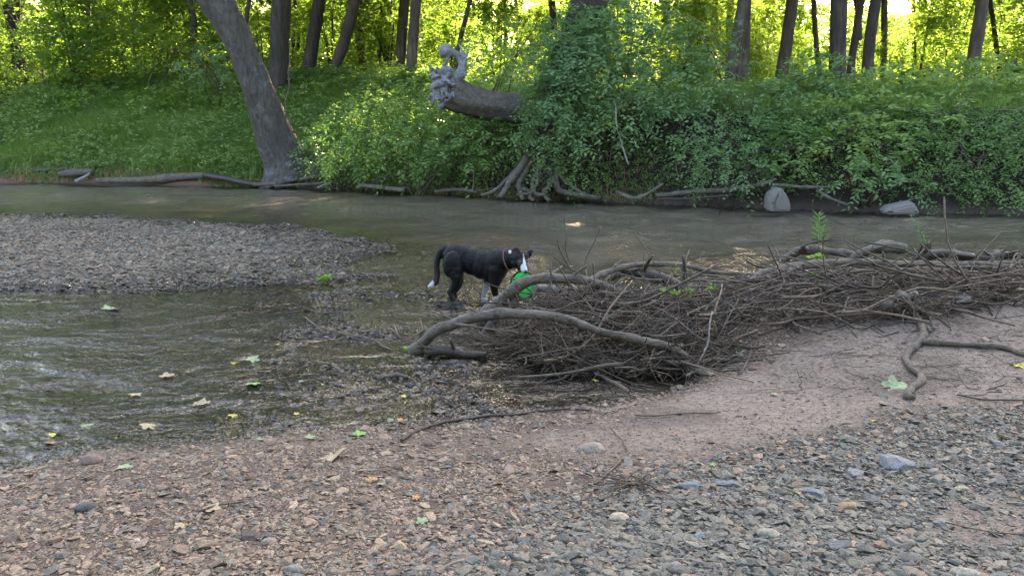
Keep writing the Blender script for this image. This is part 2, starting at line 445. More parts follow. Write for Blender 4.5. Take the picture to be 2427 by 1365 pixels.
wvx, wvy = WX.ravel(), WY.ravel(); wdep = sstep(.03, .16, -hw); chop = .45 + .9 * vn(wvx, wvy, 2.2, 206)
wz = (.4 + 1.8 * sstep(8.6, 10.5, wvy)) * wdep * chop * (.040 * (vn(wvx + .3 * wvy, wvy, .75, 201) - .5) + .026 * (vn(wvx - .4 * wvy, wvy, .38, 202) - .5) + .010 * (vn(wvx, wvy, .19, 203) - .5)) + .004 * (1 - wdep) * (vn(wvx, wvy, .2, 204) - .5)
V = np.stack([wvx, wvy, wz], 1)
ii = (np.arange(len(wy) - 1)[:, None] * len(wx) + np.arange(len(wx) - 1)[None, :]).ravel()
Fq = np.stack([ii, ii + 1, ii + len(wx) + 1, ii + len(wx)], 1)
water = link('water', np_mesh('water', V, [Fq], water_mat(), {'depth': ('POINT', np.maximum(0, -hw))}, True))
tag(water, 'shallow creek water', kind='structure')

def on_ground(px, py, off=.0):
    """first point where the sight line meets the terrain"""
    d = ray(px, py); t0 = 1.8
    def hz(t):
        x, y = d[0] * t, d[1] * t
        a = min(max(bisect.bisect_right(GX, x) - 1, 0), len(GX) - 2); b = min(max(bisect.bisect_right(GY, y) - 1, 0), len(GY) - 2)
        fx = min(max((x - GX[a]) / (GX[a + 1] - GX[a]), 0), 1); fy = min(max((y - GY[b]) / (GY[b + 1] - GY[b]), 0), 1)
        return (HH[b, a] * (1 - fx) + HH[b, a + 1] * fx) * (1 - fy) + (HH[b + 1, a] * (1 - fx) + HH[b + 1, a + 1] * fx) * fy + off
    t = t0
    while t < 60:
        gap = CAMZ + d[2] * t - hz(t)
        if gap < 0: break
        t += max(.02, gap * .8)
    for _ in range(6): t += (CAMZ + d[2] * t - hz(t)) * .8
    return np.array([d[0] * t, d[1] * t, CAMZ + d[2] * t])
import bisect
GX, GY = gx.tolist(), gy.tolist()

# ------------------------------------------------------------------ STONES
def stone_variants(n, seed, kind):
    rs = np.random.RandomState(seed); out = []
    for i in range(n):
        bm = bmesh.new()
        k = 16 if kind == 'shard' else 26
        p = rs.normal(size=(k, 3)); p /= np.linalg.norm(p, axis=1, keepdims=True)
        if kind == 'shard':
            p = np.sign(p) * np.abs(p) ** .6; p *= rs.uniform(.75, 1.0, (k, 1)); p[:, 2] *= rs.uniform(.2, .42); p[:, 0] *= rs.uniform(1, 1.5); p[:, 1] *= rs.uniform(.65, 1)
        else:
            p *= rs.uniform(.9, 1.0, (k, 1)); p[:, 2] *= rs.uniform(.45, .75); p[:, 0] *= rs.uniform(1, 1.35)
        for q in p: bm.verts.new(q)
        r = bmesh.ops.convex_hull(bm, input=bm.verts)
        bmesh.ops.delete(bm, geom=[g for g in r['geom_interior'] if isinstance(g, bmesh.types.BMVert)], context='VERTS')
        bmesh.ops.triangulate(bm, faces=bm.faces)
        bm.verts.index_update()
        out.append((np.array([v.co[:] for v in bm.verts]), np.array([[v.index for v in f.verts] for f in bm.faces]))); bm.free()
    return out
SH = stone_variants(14, 1, 'shard'); RD = stone_variants(10, 2, 'round')
def rotm(rz, tx, ty):
    cz, sz = np.cos(rz), np.sin(rz); cx, sx = np.cos(tx), np.sin(tx); cy, sy = np.cos(ty), np.sin(ty)
    n = len(rz); Z = np.zeros(n); O = np.ones(n)
    Rz = np.stack([cz, -sz, Z, sz, cz, Z, Z, Z, O], 1).reshape(n, 3, 3)
    Rx = np.stack([O, Z, Z, Z, cx, -sx, Z, sx, cx], 1).reshape(n, 3, 3)
    Ry = np.stack([cy, Z, sy, Z, O, Z, -sy, Z, cy], 1).reshape(n, 3, 3)
    return Rx @ Ry @ Rz
def stones(name, x, y, size, color, wetv, sink, seed, shard=.8, tilt=.2):
    rs = np.random.RandomState(seed); n = len(x)
    z = height(x, y) + size * sink
    var = np.where(rs.rand(n) < shard, rs.randint(0, len(SH), n), len(SH) + rs.randint(0, len(RD), n))
    Rm = rotm(rs.rand(n) * 6.28, rs.normal(0, tilt, n), rs.normal(0, tilt, n))
    allv = SH + RD; parts = []; cols = []; wets = []
    for k, (vv, ff) in enumerate(allv):
        id_ = np.where(var == k)[0]
        if not len(id_): continue
        P = np.einsum('nij,vj->nvi', Rm[id_], vv) * size[id_, None, None] + np.stack([x[id_], y[id_], z[id_]], 1)[:, None, :]
        Fc = ff[None] + (np.arange(len(id_)) * len(vv))[:, None, None]
        parts.append((P.reshape(-1, 3), [Fc.reshape(-1, 3)]))
        cols.append(np.repeat(color[id_], len(vv), 0)); wets.append(np.repeat(wetv[id_], len(vv)))
    V, Fs = merge(parts)
    return np_mesh(name, V, Fs, M['stone'], {'col': ('POINT', np.concatenate(cols)), 'wet': ('POINT', np.concatenate(wets))}, False)
PAL_T = np.array([[.84, .765, .67]]) * np.array([[.36, .26, .20], [.42, .33, .26], [.30, .21, .17], [.46, .36, .25], [.24, .18, .15], [.38, .30, .27], [.28, .25, .23], [.20, .15, .13], [.50, .42, .34]])
PAL_G = np.array([[.84, .80, .71]]) * np.array([[.18, .18, .18], [.22, .215, .20], [.14, .145, .15], [.24, .22, .20], [.17, .19, .21], [.28, .26, .23], [.11, .11, .11], [.31, .27, .22]])
def pick(pal, n, rs): return (pal[rs.randint(0, len(pal), n)] * .5 + pal.mean(0) * .5) * rs.uniform(.5, 1.05, (n, 1))
rs = np.random.RandomState(5)
# near beach
n = 150000
yy = 2.3 + (rs.rand(n) ** 1.25) * 5.2; xx = (rs.rand(n) * 2 - 1) * (yy * .68 + .5)
dn = sdf(xx, yy, NEAR); hh = height(xx, yy)
g, mud = gravel_zone(xx, yy)
keep = (dn > -.06) & (rs.rand(n) > mud * .74) & (rs.rand(n) < (.55 + .75 * vn(xx, yy, .3, 44))) & ((yy < 6.2) | (rs.rand(n) < .35))
xx, yy, hh, g, dn, mud = [a[keep] for a in (xx, yy, hh, g, dn, mud)]; n = len(xx)
size = np.exp(rs.normal(np.log(.0072), .5, n)) * (1 + .35 * g) * (1 - .35 * mud); size = np.clip(size, .004, .034)
isg = rs.rand(n) < (.12 + .8 * g)
colr = np.where(isg[:, None], pick(PAL_G, n, rs), pick(PAL_T, n, rs))
wv = sstep(.045, .0, hh); colr = colr * (1 - .62 * wv)[:, None]
near_gravel = link('gravel', stones('beach_gravel', xx, yy, size, colr, wv, .1, 6, .82))
tag(near_gravel, 'tan pebbles and grey shale chips strewn over the beach', 'gravel', kind='stuff')
n = 3600
yy = 2.4 + rs.rand(n) ** 1.1 * 4.2; xx = (rs.rand(n) * 2 - 1) * (yy * .68 + .5); dn = sdf(xx, yy, NEAR); g, mud = gravel_zone(xx, yy); hh = height(xx, yy)
keep = (dn > 0) & (rs.rand(n) > mud * .95) & (rs.rand(n) < .25 + .75 * g); xx, yy, g, hh = xx[keep], yy[keep], g[keep], hh[keep]; n = len(xx)
size = np.clip(np.exp(rs.normal(np.log(.020), .35, n)), .012, .045)
colr = np.where((rs.rand(n) < .25 + .6 * g)[:, None], pick(PAL_G, n, rs), pick(PAL_T, n, rs)); wv = sstep(.045, .0, hh)
o = link('gravel', stones('beach_shale', xx, yy, size, colr * (1 - .6 * wv)[:, None], wv, .02, 16, .95, .3)); tag(o, 'larger flat shale flakes lying loose on the pebbles', 'gravel', kind='stuff')
# bar
n = 62000
yy = 8.0 + rs.rand(n) * 7; xx = -.2 - rs.rand(n) * (yy * .72)
db = sdf(xx, yy, BAR); keep = db > -.3 - 1.1 * rs.rand(n) ** 2; xx, yy, db = xx[keep], yy[keep], db[keep]; n = len(xx); hh = height(xx, yy)
size = np.clip(np.exp(rs.normal(np.log(.0145), .45, n)), .008, .06)
colr = np.where((rs.rand(n) < .62)[:, None], pick(PAL_G * np.array([1.38, 1.27, 1.15]), n, rs), pick(PAL_T * 1.0, n, rs))
wv = sstep(.05, .005, hh); colr = colr * (1 - .66 * wv)[:, None]
o = link('gravel', stones('bar_gravel', xx, yy, size, colr, wv, .2, 7, .6)); tag(o, 'grey stones covering the low gravel bar in the creek', 'gravel', kind='stuff')
# shallows
n = 80000
yy = 3.9 + rs.rand(n) * 5.2; xx = .9 - rs.rand(n) * (yy * .75 + .9)
dn = sdf(xx, yy, NEAR); db = sdf(xx, yy, BAR); hh = height(xx, yy)
den = sstep(-.1, -.015, hh) * (.25 + 1.0 * sstep(.45, .65, fbm(xx, yy, .9, 51)) + .8 * sstep(-.35, -.05, dn))
keep = (dn < 0) & (db < 0) & (rs.rand(n) < den); xx, yy, hh = xx[keep], yy[keep], hh[keep]; n = len(xx)
size = np.clip(np.exp(rs.normal(np.log(.012), .45, n)), .005, .042)
colr = np.where((rs.rand(n) < .6)[:, None], pick(PAL_G, n, rs), pick(PAL_T, n, rs)) * rs.uniform(.14, .5, (n, 1))
o = link('gravel', stones('shallows_gravel', xx, yy, size, colr, np.full(n, .9), .12, 8, .6)); tag(o, 'dark wet stones in the ankle-deep shallows', 'gravel', kind='stuff')

# individual stones: px, py, width px, colour, flatness kind, label
ROCKS = [
 (205, 1200, 46, (.10, .10, .10), 'round', 'dark grey stone alone on the tan gravel, nearest the bottom left corner'),
 (422, 1172, 26, (.09, .09, .10), 'shard', 'small black wedge of stone above the curled brown leaf'),
 (600, 1190, 24, (.12, .12, .12), 'shard', 'charcoal chip between the curled brown leaf and the orange leaf'),
 (1015, 1052, 32, (.17, .10, .085), 'round', 'reddish brown stone just below the long dry stick'),
 (1402, 1064, 56, (.34, .27, .20), 'round', 'wide tan oval cobble on the mud right of the long stick'),
 (1185, 1082, 34, (.15, .09, .08), 'shard', 'flat maroon sliver of stone in the middle of the beach'),
 (1468, 1224, 42, (.52, .40, .27), 'round', 'smooth pale orange pebble among grey shale beside the root tuft'),
 (2008, 1197, 40, (.40, .27, .12), 'round', 'ochre two-lobed pebble in the grey shale'),
 (2279, 1156, 30, (.42, .38, .22), 'round', 'egg shaped yellowish pebble in the grey shale'),
 (2322, 1199, 48, (.11, .105, .095), 'shard', 'dark tilted wedge of rock near the bottom right mud patch'),
 (2133, 1098, 92, (.21, .22, .245), 'shard', 'largest flat blue-grey slab on the shale'),
 (1638, 1147, 58, (.20, .225, .25), 'shard', 'blue-grey angular slab right of the dry root tuft'),
 (1728, 1146, 56, (.18, .20, .225), 'shard', 'long thin blue-grey plate between two other slabs'),
 (1935, 1166, 60, (.17, .20, .235), 'shard', 'dark blue slab with a cracked face above the ochre pebble'),
 (2030, 1120, 52, (.21, .22, .23), 'shard', 'tilted grey-blue plate next to the largest slab'),
 (1120, 1324, 54, (.17, .175, .165), 'shard', 'greenish grey flat stone at the bottom edge of the photo'),
 (1990, 1290, 60, (.13, .135, .14), 'shard', 'charcoal rectangular stone in the lower right shale'),
 (2160, 1322, 52, (.12, .115, .11), 'round', 'rounded dark lump at the bottom right of the shale'),
 (2290, 1358, 60, (.33, .31, .24), 'round', 'long pale yellow-grey cobble cut by the bottom edge'),
 (1612, 1350, 46, (.14, .13, .115), 'round', 'dark brown cobble at the bottom edge of the shale'),
 (1660, 1268, 44, (.19, .215, .23), 'shard', 'teal-grey faceted stone below the pale orange pebble'),
 (638, 1280, 34, (.34, .26, .21), 'round', 'pinkish tan stone beside a dark hollow on the beach'),
 (590, 1268, 54, (.12, .085, .07), 'shard', 'broad dark brown clod on the lower left beach'),
 (1158, 968, 26, (.03, .03, .035), 'round', 'wet black stone at the water edge under the big leaf litter'),
 (1040, 975, 40, (.07, .065, .065), 'shard', 'wet dark shard at the edge of the shallows'),
 (28, 1072, 56, (.035, .03, .035), 'round', 'wet black rock at the water edge by the left frame'),
 (215, 1090, 50, (.26, .16, .13), 'round', 'pink-brown cobble on the left shoreline'),
 (131, 691, 18, (.03, .025, .025), 'round', 'small black stone at the tip of the gravel bar'),
 (1678, 884, 50, (.30, .25, .18), 'shard', 'tan blocky rock at the right foot of the driftwood pile'),
 (2283, 712, 60, (.26, .22, .20), 'shard', 'pinkish wedge of rock on the sand behind the root ball'),
 (1600, 1335, 30, (.3, .28, .25), 'round', 'pale grey pebble near the bottom edge'),
 (2230, 1235, 50, (.22, .22, .20), 'shard', 'flat light grey plate next to the mud patch'),
 (1310, 958, 36, (.12, .115, .11), 'shard', 'grey-black stone where the shallows meet the mud'),
 (700, 1345, 40, (.28, .24, .20), 'round', 'dull beige cobble on the bottom edge left of centre'),
 (1820, 1262, 48, (.36, .32, .24), 'round', 'sandy coloured flat cobble in the middle of the shale'),
]
def one_stone(px, py, wpx, c, kind, label, seed):
    rs = np.random.RandomState(seed + 900)
    p = on_ground(px, py, .01)
    z = float(height(np.array([p[0]]), np.array([p[1]]))[0])
    s = wpx * .5 * p[1] / F
    bm = bmesh.new()
    bmesh.ops.create_icosphere(bm, subdivisions=4, radius=1.0)
    planes = [(Vector(rs.normal(size=3)).normalized(), rs.uniform(.55, .85) if kind == 'shard' else rs.uniform(.82, .97)) for _ in range(16)]
    for v in bm.verts:
        co = v.co.copy()
        for nrm, d in planes:
            e = co.dot(nrm) - d
            if e > 0: co -= nrm * e * (.95 if kind == 'shard' else .75)
        co *= 1 + .03 * math.sin(co.x * 9 + seed) * math.cos(co.y * 8)
        v.co = Vector((co.x * 1.25, co.y * .95, co.z * (.42 if kind == 'shard' else .62)))
    me = bpy.data.meshes.new('stone'); bm.to_mesh(me); bm.free()
    me.polygons.foreach_set('use_smooth', np.full(len(me.polygons), kind == 'round'))
    nv = len(me.vertices); a = me.attributes.new('col', 'FLOAT_COLOR', 'POINT')
    a.data.foreach_set('color', np.tile(np.array([*(np.array(c) * .62 + np.mean(c) * .14), 1], np.float32), nv)); a = me.attributes.new('wet', 'FLOAT', 'POINT')
    a.data.foreach_set('value', np.full(nv, 1.0 if 'wet' in label else 0, np.float32))
    me.materials.append(M['stone'])
    o = link('stone', me, loc=(p[0], p[1], z + s * .12)); o.scale = (s, s, s)
    o.rotation_euler = (rs.uniform(-.18, .18), rs.uniform(-.18, .18), rs.uniform(-.5, .5))
    tag(o, label, 'stone', 'larger stones on the beach')
for i, r_ in enumerate(ROCKS): one_stone(*r_, i)

# the two pale boulders at the far waterline
def boulder(outline, Y, thick, label, seed):
    rs = np.random.RandomState(seed); bm = bmesh.new(); c = np.mean([Q(x, y, Y) for x, y in outline], 0)
    for k, (dy, sc) in enumerate(((-thick, .8), (-thick * .4, 1.0), (thick, .9))):
        for x, y in outline:
            p = Q(x, y, Y); p = c + (p - c) * sc * rs.uniform(.94, 1.04, 3); bm.verts.new((p[0], Y + dy * rs.uniform(.8, 1.1), p[2] - (0 if k else .03)))
    r = bmesh.ops.convex_hull(bm, input=bm.verts)
    bmesh.ops.delete(bm, geom=[g for g in r['geom_interior'] if isinstance(g, bmesh.types.BMVert)], context='VERTS')
    bmesh.ops.bevel(bm, geom=bm.edges[:], offset=.025, segments=2, affect='EDGES')
    bmesh.ops.triangulate(bm, faces=bm.faces)
    for v in bm.verts: v.co = v.co - Vector([float(q) for q in c])
    me = bpy.data.meshes.new('boulder'); bm.to_mesh(me); bm.free(); nv = len(me.vertices)
    a = me.attributes.new('col', 'FLOAT_COLOR', 'POINT'); a.data.foreach_set('color', np.tile(np.array([.19, .17, .15, 1], np.float32), nv))
    me.materials.append(M['stone']); tag(link('boulder', me, loc=tuple(float(q) for q in c)), label, 'boulder')
boulder([(1813, 500), (1816, 464), (1834, 445), (1846, 441), (1866, 466), (1873, 500)], 14.9, .22, 'pale grey pointed boulder standing at the far waterline below the shrubs', 3)
boulder([(2084, 504), (2096, 489), (2138, 481), (2160, 476), (2177, 504)], 14.5, .2, 'low flat grey boulder with a pale end at the far waterline', 8)

# ------------------------------------------------------------------ FOLIAGE PRIMITIVES
def unit(v): return v / (np.linalg.norm(v, axis=-1, keepdims=True) + 1e-9)
LEAF = np.array([[0, 0, 0], [.42, -.5, .04], [.42, .5, .04], [1, 0, -.12], [.45, 0, -.07]])
LEAFF = np.array([[0, 1, 4], [0, 4, 2], [1, 3, 4], [4, 3, 2]])
def leaves(P, D, Nn, L, W):
    D = unit(D); S = unit(np.cross(Nn, D)); Nn = np.cross(D, S)
    V = P[:, None, :] + D[:, None, :] * (LEAF[None, :, 0, None] * L[:, None, None]) + S[:, None, :] * (LEAF[None, :, 1, None] * W[:, None, None]) + Nn[:, None, :] * (LEAF[None, :, 2, None] * L[:, None, None])
    Fc = LEAFF[None] + (np.arange(len(P)) * 5)[:, None, None]
    return V.reshape(-1, 3), Fc.reshape(-1, 3)
def sprays(C, D, Ls, nl, leafL, rs, ratio=.45, droop=.5):
    """C (N,3) starts, D dirs; nl leaves along each"""
    N = len(C); D = unit(D)
    t = np.linspace(.12, 1, nl)[None, :, None]
    Ls = Ls[:, None, None]
    P = C[:, None, :] + D[:, None, :] * t * Ls; P[..., 2] -= droop * (t[..., 0] ** 2) * Ls[..., 0]
    T = D[:, None, :] - np.array([0, 0, 1.0]) * (2 * droop * t); T = unit(T + rs.normal(0, .12, P.shape))
    up = np.array([0, 0, 1.0]) + rs.normal(0, .25, (N, 1, 3)); S = unit(np.cross(T, up))
    sg = np.where(np.arange(nl) % 2 == 0, 1, -1)[None, :, None]
    LD = unit(T * .55 + S * sg * .95 + rs.normal(0, .22, P.shape))
    Nn = unit(np.cross(S, T)) * 1.0 + rs.normal(0, .35, P.shape)
    Nn = np.where(Nn[..., 2:3] < 0, -Nn, Nn)
    L = leafL * rs.uniform(.65, 1.25, (N, nl))
    rnd = np.repeat(np.clip(rs.normal(.5, .22, N), 0, 1), nl) * .7 + rs.rand(N * nl) * .3
    V, Fc = leaves(P.reshape(-1, 3), LD.reshape(-1, 3), Nn.reshape(-1, 3), L.ravel(), L.ravel() * ratio)
    return V, Fc, np.repeat(rnd, 4)
def foliage_mesh(name, lumps, per, leafL, nl, sprayL, mat, seed, ratio=.5, droop=.35, shell=.55, up=.25, base=None, front=0):
    """lumps: (cx,cy,cz,rx,ry,rz)"""
    rs = np.random.RandomState(seed); Cs = []; Ds = []
    for (cx, cy, cz, rx, ry, rz) in lumps:
        area = 4 * math.pi * ((rx * ry + rx * rz + ry * rz) / 3)
        n = max(3, int(area * per)); d = unit(rs.normal(size=(n, 3)))
        if front: d[:, 1] = np.where(rs.rand(n) < front, -np.abs(d[:, 1]), d[:, 1])
        r = rs.uniform(shell, 1.0, (n, 1)) * (1 + .25 * np.sin(d[:, :1] * 5 + cx * 3) * np.cos(d[:, 2:] * 6 + cz))
        Cs.append(np.array([cx, cy, cz]) + d * r * np.array([rx, ry, rz])); Ds.append(d + rs.normal(0, .45, d.shape) + np.array([0, 0, up]))
    C = np.concatenate(Cs); D = np.concatenate(Ds)
    V, Fc, rnd = sprays(C, D, sprayL * rs.uniform(.6, 1.3, len(C)), nl, leafL, rs, ratio, droop)
    if base is not None: V = rebase(V, base)
    return np_mesh(name, V, [Fc], mat, {'rnd': ('FACE', rnd)}, False)

# ------------------------------------------------------------------ TREE TRUNKS
def trunk_parts(pts, rad, S=20, flare=0, seed=0, gn=.03):
    P, Rr = smooth_path(pts, rad, 40)
    V, Fs = tubes(P[None], Rr[None], S)
    if flare:
        k = np.arange(len(V)) // S; a = (np.arange(len(V)) % S) * 2 * np.pi / S
        t = k / 39.0; f = np.exp(-t * 9) * flare * (.6 + .4 * np.cos(a * 5 + seed))
        V = P[k] + (V - P[k]) * (1 + f)[:, None]
    V = gnarl(V, gn, .35, seed)
    return V, Fs

def limb_set(P, rad0, n, rs, length, zmin=.45):
    """random limbs off a trunk path"""
    out = []
    for i in range(n):
        t = zmin + (1 - zmin) * (i + rs.rand()) / n; k = int(t * (len(P) - 1)); p = P[k]
        a = rs.rand() * 6.28; L = length * rs.uniform(.6, 1.1) * (1.2 - t * .6)
        d = np.array([math.cos(a), math.sin(a), rs.uniform(.25, .8)]); pts = [p]
        for s in range(1, 5):
            pts.append(pts[-1] + d * L / 4); d = d + rs.normal(0, .15, 3); d[2] += .05
        r0 = rad0 * (1 - t * .6) * .42
        q, r = smooth_path(pts, [r0, r0 * .75, r0 * .5, r0 * .32, r0 * .12], 14); out.append((q, r))
    P2 = np.stack([o[0] for o in out]); R2 = np.stack([o[1] for o in out])
    return tubes(P2, R2, 7)

# crown meshes, shared between trees (origin = crown centre)
CROWNS = []
for k in range(5):
    rs = np.random.RandomState(100 + k); lumps = []
    for i in range(16):
        a = rs.rand() * 6.28; rr = rs.rand() ** .5 * 3.3; z = rs.uniform(-2.6, 2.6); rr *= 1.15 - .09 * abs(z)
        q = rs.uniform(1.0, 1.9); lumps.append((rr * math.cos(a), rr * math.sin(a), z, q, q, q * .7))
    CROWNS.append(foliage_mesh('crown', lumps, 4.6, .24, 9, .75, M['crown'], 200 + k, .62, .35, .3))
TREEG = 'trees standing in the sunlit wood beyond the bank'
def forest_tree(path, wpx, Y, label, matk='bark_far', crown=True, seed=0, top=9.0, group=TREEG, name='tree', cz=None, lean=None):
    """path: [(px,py) base -> top of frame]; continues upward beyond the frame"""
    s = Y / F; pts = [Q(x, y, Y) for x, y in path]
    base = pts[0].copy(); gz = float(height(np.array([base[0]]), np.array([base[1]]))[0])
    pts[0][2] = min(pts[0][2], gz + .5)
    pts.insert(0, np.array([base[0] - (pts[1][0] - pts[0][0]) * .05, Y, min(gz, pts[0][2]) - .3]))
    d = pts[-1] - pts[-2]; d = d / np.linalg.norm(d); d[2] = max(d[2], .6)
    rs = np.random.RandomState(seed); q = pts[-1].copy(); r0 = wpx * .5 * s; rad = [r0 * 1.2] + [r0] * (len(pts) - 1)
    if crown:
        for j in range(4):
            d = d * .8 + np.array([rs.normal(0, .08), rs.normal(0, .08), .25]); q = q + d * 1.45; pts.append(q.copy()); rad.append(r0 * (.9 - .2 * j))
    b = np.array([pts[0][0], Y, gz]); t = thing(name, label, 'tree', b, 0, group)
    V, Fs = trunk_parts(pts, rad, 14, .7, seed, .03)
    if crown:
        P, _ = smooth_path(pts, rad, 40); VV, FF = limb_set(P, r0, 8, rs, 3.2); V, Fs = merge([(V, Fs), (VV, FF)])
    link('trunk', np_mesh('trunk', rebase(V, b), Fs, M[matk], None, True), t)
    if crown:
        c = bpy.data.objects.new('crown', CROWNS[seed % 5]); COL.objects.link(c); c.parent = t
        c.location = tuple(pts[-1] - b + np.array([0, 0, -.8])); c.rotation_euler = (0, 0, seed * 1.3); sc = rs.uniform(1.1, 1.35); c.scale = (sc, sc, sc)
    return t
TR = [
 ([(383, 150), (386, 60), (384, -40)], 44, 33, 'bark_far', 'broad reddish trunk with orange sun patches in the bushes at the far left', True),
 ([(658, 165), (663, 80), (670, -40)], 42, 27, 'bark_dark', 'thick dark upright tree next to the leaning trunk on its right'),
 ([(733, 160), (742, 90), (763, -40)], 28, 30, 'bark_dark', 'dark slim tree tilting right, second right of the leaning trunk'),
 ([(793, 170), (822, 80), (852, -40)], 25, 30, 'bark_far', 'brown trunk slanting strongly to the right over yellow leaves'),
 ([(863, 175), (850, 90), (842, -40)], 15, 33, 'bark_far', 'thin sunlit orange trunk slanting left beside the slanting brown one'),
 ([(912, 170), (906, 90), (900, -40)], 22, 38, 'bark_far', 'orange lit trunk half hidden behind leaves left of the driftwood root'),
 ([(946, 185), (952, 90), (962, -40)], 22, 31, 'bark_far', 'olive brown trunk close behind the sun-edged one'),
 ([(974, 185), (980, 90), (992, -40)], 26, 27, 'bark_far', 'brown trunk with a bright orange sunlit edge just left of the bleached root'),
 ([(1078, 160), (1092, 90), (1122, -30)], 10, 26, 'bark_dark', 'thin dark sapling trunk rising behind the bleached root'),
 ([(1722, 240), (1738, 130), (1768, -40)], 22, 23, 'bark_grey', 'pale grey trunk curving right, crossing in front of its neighbour'),
 ([(1756, 250), (1760, 130), (1766, -40)], 30, 25, 'bark_far', 'brown straight trunk in the pair right of the central shrub'),
 ([(1842, 240), (1862, 120), (1886, -40)], 26, 27, 'bark_far', 'tan trunk slanting right against the white sky gap'),
 ([(1944, 190), (1934, 90), (1928, -30)], 11, 27, 'bark_dark', 'slender dark trunk just left of the thickest dark tree'),
 ([(1984, 235), (1986, 110), (1990, -40)], 36, 22, 'bark_dark', 'thickest dark upright tree in front of the white sky gap'),
 ([(2013, 225), (2022, 120), (2050, -40)], 17, 25, 'bark_dark', 'narrow dark trunk leaning right from behind the thickest tree'),
 ([(2052, 235), (2060, 110), (2082, -40)], 25, 24, 'bark_dark', 'dark brown tree, second right of the thickest tree'),
 ([(2092, 220), (2094, 110), (2098, -40)], 14, 29, 'bark_far', 'narrow brown trunk half hidden in leaves, third right of the thickest tree'),
 ([(2298, 205), (2312, 110), (2334, -40)], 27, 24, 'bark_far', 'grey-brown tree leaning right near the right edge of the wood'),
 ([(2372, 190), (2362, 110), (2340, -30)], 10, 30, 'bark_dark', 'thin dark trunk leaning left at the right edge of the wood'),
 ([(1645, 240), (1640, 130), (1648, -30)], 12, 30, 'bark_dark', 'thin trunk in the leaves between the big shrub and the trunk pair'),
 ([(40, 120), (30, 60), (10, -40)], 26, 32, 'bark_dark', 'shadowed trunk behind the bushes at the left frame edge'),
 ([(1175, 130), (1185, 60), (1200, -40)], 14, 31, 'bark_dark', 'dark trunk in the leaves between the bleached root and the vine covered tree'),
]
for i, tdef in enumerate(TR):
    forest_tree(tdef[0], tdef[1], tdef[2], tdef[4], tdef[3], True, i)
# broken stubs
def stub(px0, py0, px1, py1, wpx, Y, label):
    b = Q(px0, py0, Y); gz = float(height(np.array([b[0]]), np.array([Y]))[0]); t = Q(px1, py1, Y); b[2] = min(b[2], gz - .1)
    s = Y / F; V, Fs = trunk_parts([b, (b + t) / 2, t], [wpx * .55 * s, wpx * .5 * s, wpx * .38 * s], 12, .2, px0, .02)
    o = link('tree_stump', np_mesh('tree_stump', rebase(V, b), Fs, M['bark_dark'], None, True), loc=tuple(b)); tag(o, label, 'stump')
stub(2140, 230, 2139, 176, 15, 25, 'short broken dark stump standing in the undergrowth right of the dark trees')
stub(2400, 215, 2406, 138, 13, 26, 'tall broken dark stump near the right frame edge')

# the big leaning tree on the left
b = G(690, 428, .12); LY = b[1] - .3
lp = [Q(x, y, LY - k) for x, y, k in ((692, 432, 0), (676, 385, 0), (650, 318, .1), (622, 240, .2), (590, 160, .3), (555, 80, .4), (505, -10, .5), (455, -110, .6), (400, -230, .7))]
lr = np.array([60, 45, 40, 37, 34, 34, 38, 38, 36]) * LY / F
lr[0] *= .95
V, Fs = trunk_parts(lp, lr, 28, .6, 3, .06)
b = np.array([lp[0][0], LY, 0.1]); T = thing('leaning_tree', 'large grey-barked tree leaning left over the creek from the far waterline', 'tree', b)
link('trunk', np_mesh('trunk', rebase(V, b), Fs, M['bark_grey'], None, True), T)
c = bpy.data.objects.new('crown', CROWNS[2]); COL.objects.link(c); c.parent = T; c.location = tuple(lp[-1] - b + np.array([-1.2, .5, 7.0])); c.scale = (.85, .85, .7)

# the big vine-covered tree in the centre with its exposed roots
BY = 17.9
bp_ = [Q(x, y, BY) for x, y in ((1285, 440), (1292, 380), (1310, 290), (1335, 190), (1362, 100), (1390, 20), (1412, -60), (1440, -200))]
br = np.array([60, 52, 44, 40, 38, 40, 40, 36]) * BY / F
V, Fs = trunk_parts(bp_, br, 26, .3, 9, .05)
b = np.array([bp_[0][0], BY, .4]); T = thing('vine_covered_tree', 'massive dark tree wrapped in vines with bare roots reaching down to the water', 'tree', b)
link('trunk', np_mesh('trunk', rebase(V, b), Fs, M['bark_dark'], None, True), T)
c = bpy.data.objects.new('crown', CROWNS[1]); COL.objects.link(c); c.parent = T; c.location = tuple(bp_[-1] - b + np.array([.4, .8, 5.2])); c.scale = (.9, .9, .7)
lum = []
for x, y, r in ((1402, 36, 34), (1392, 70, 46), (1372, 110, 54), (1340, 170, 52), (1318, 230, 56), (1300, 290, 58), (1290, 345, 54)):
    p = Q(x, y, BY - .1); q = r * BY / F; lum.append((*p, q, q * .8, q * 1.1))
link('vine', foliage_mesh('vine', lum, 60, .085, 8, .28, M['shrub'], 61, .55, .6, .75, base=b), T)
ROOTS = [((1250, 372), (1232, 400), (1210, 428), (1186, 468), 9), ((1262, 380), (1240, 415), (1228, 440), (1240, 474), 7), ((1285, 390), (1262, 430), (1262, 455), (1225, 462), 6),
         ((1300, 395), (1305, 430), (1290, 455), (1302, 476), 6), ((1318, 400), (1318, 435), (1335, 455), (1420, 470), 9), ((1232, 395), (1198, 430), (1170, 452), (1140, 462), 5),
         ((1275, 395), (1275, 430), (1255, 462), (1262, 476), 6), ((1225, 440), (1250, 452), (1270, 460), (1290, 462), 6), ((1310, 400), (1340, 430), (1372, 455), (1400, 466), 5)]
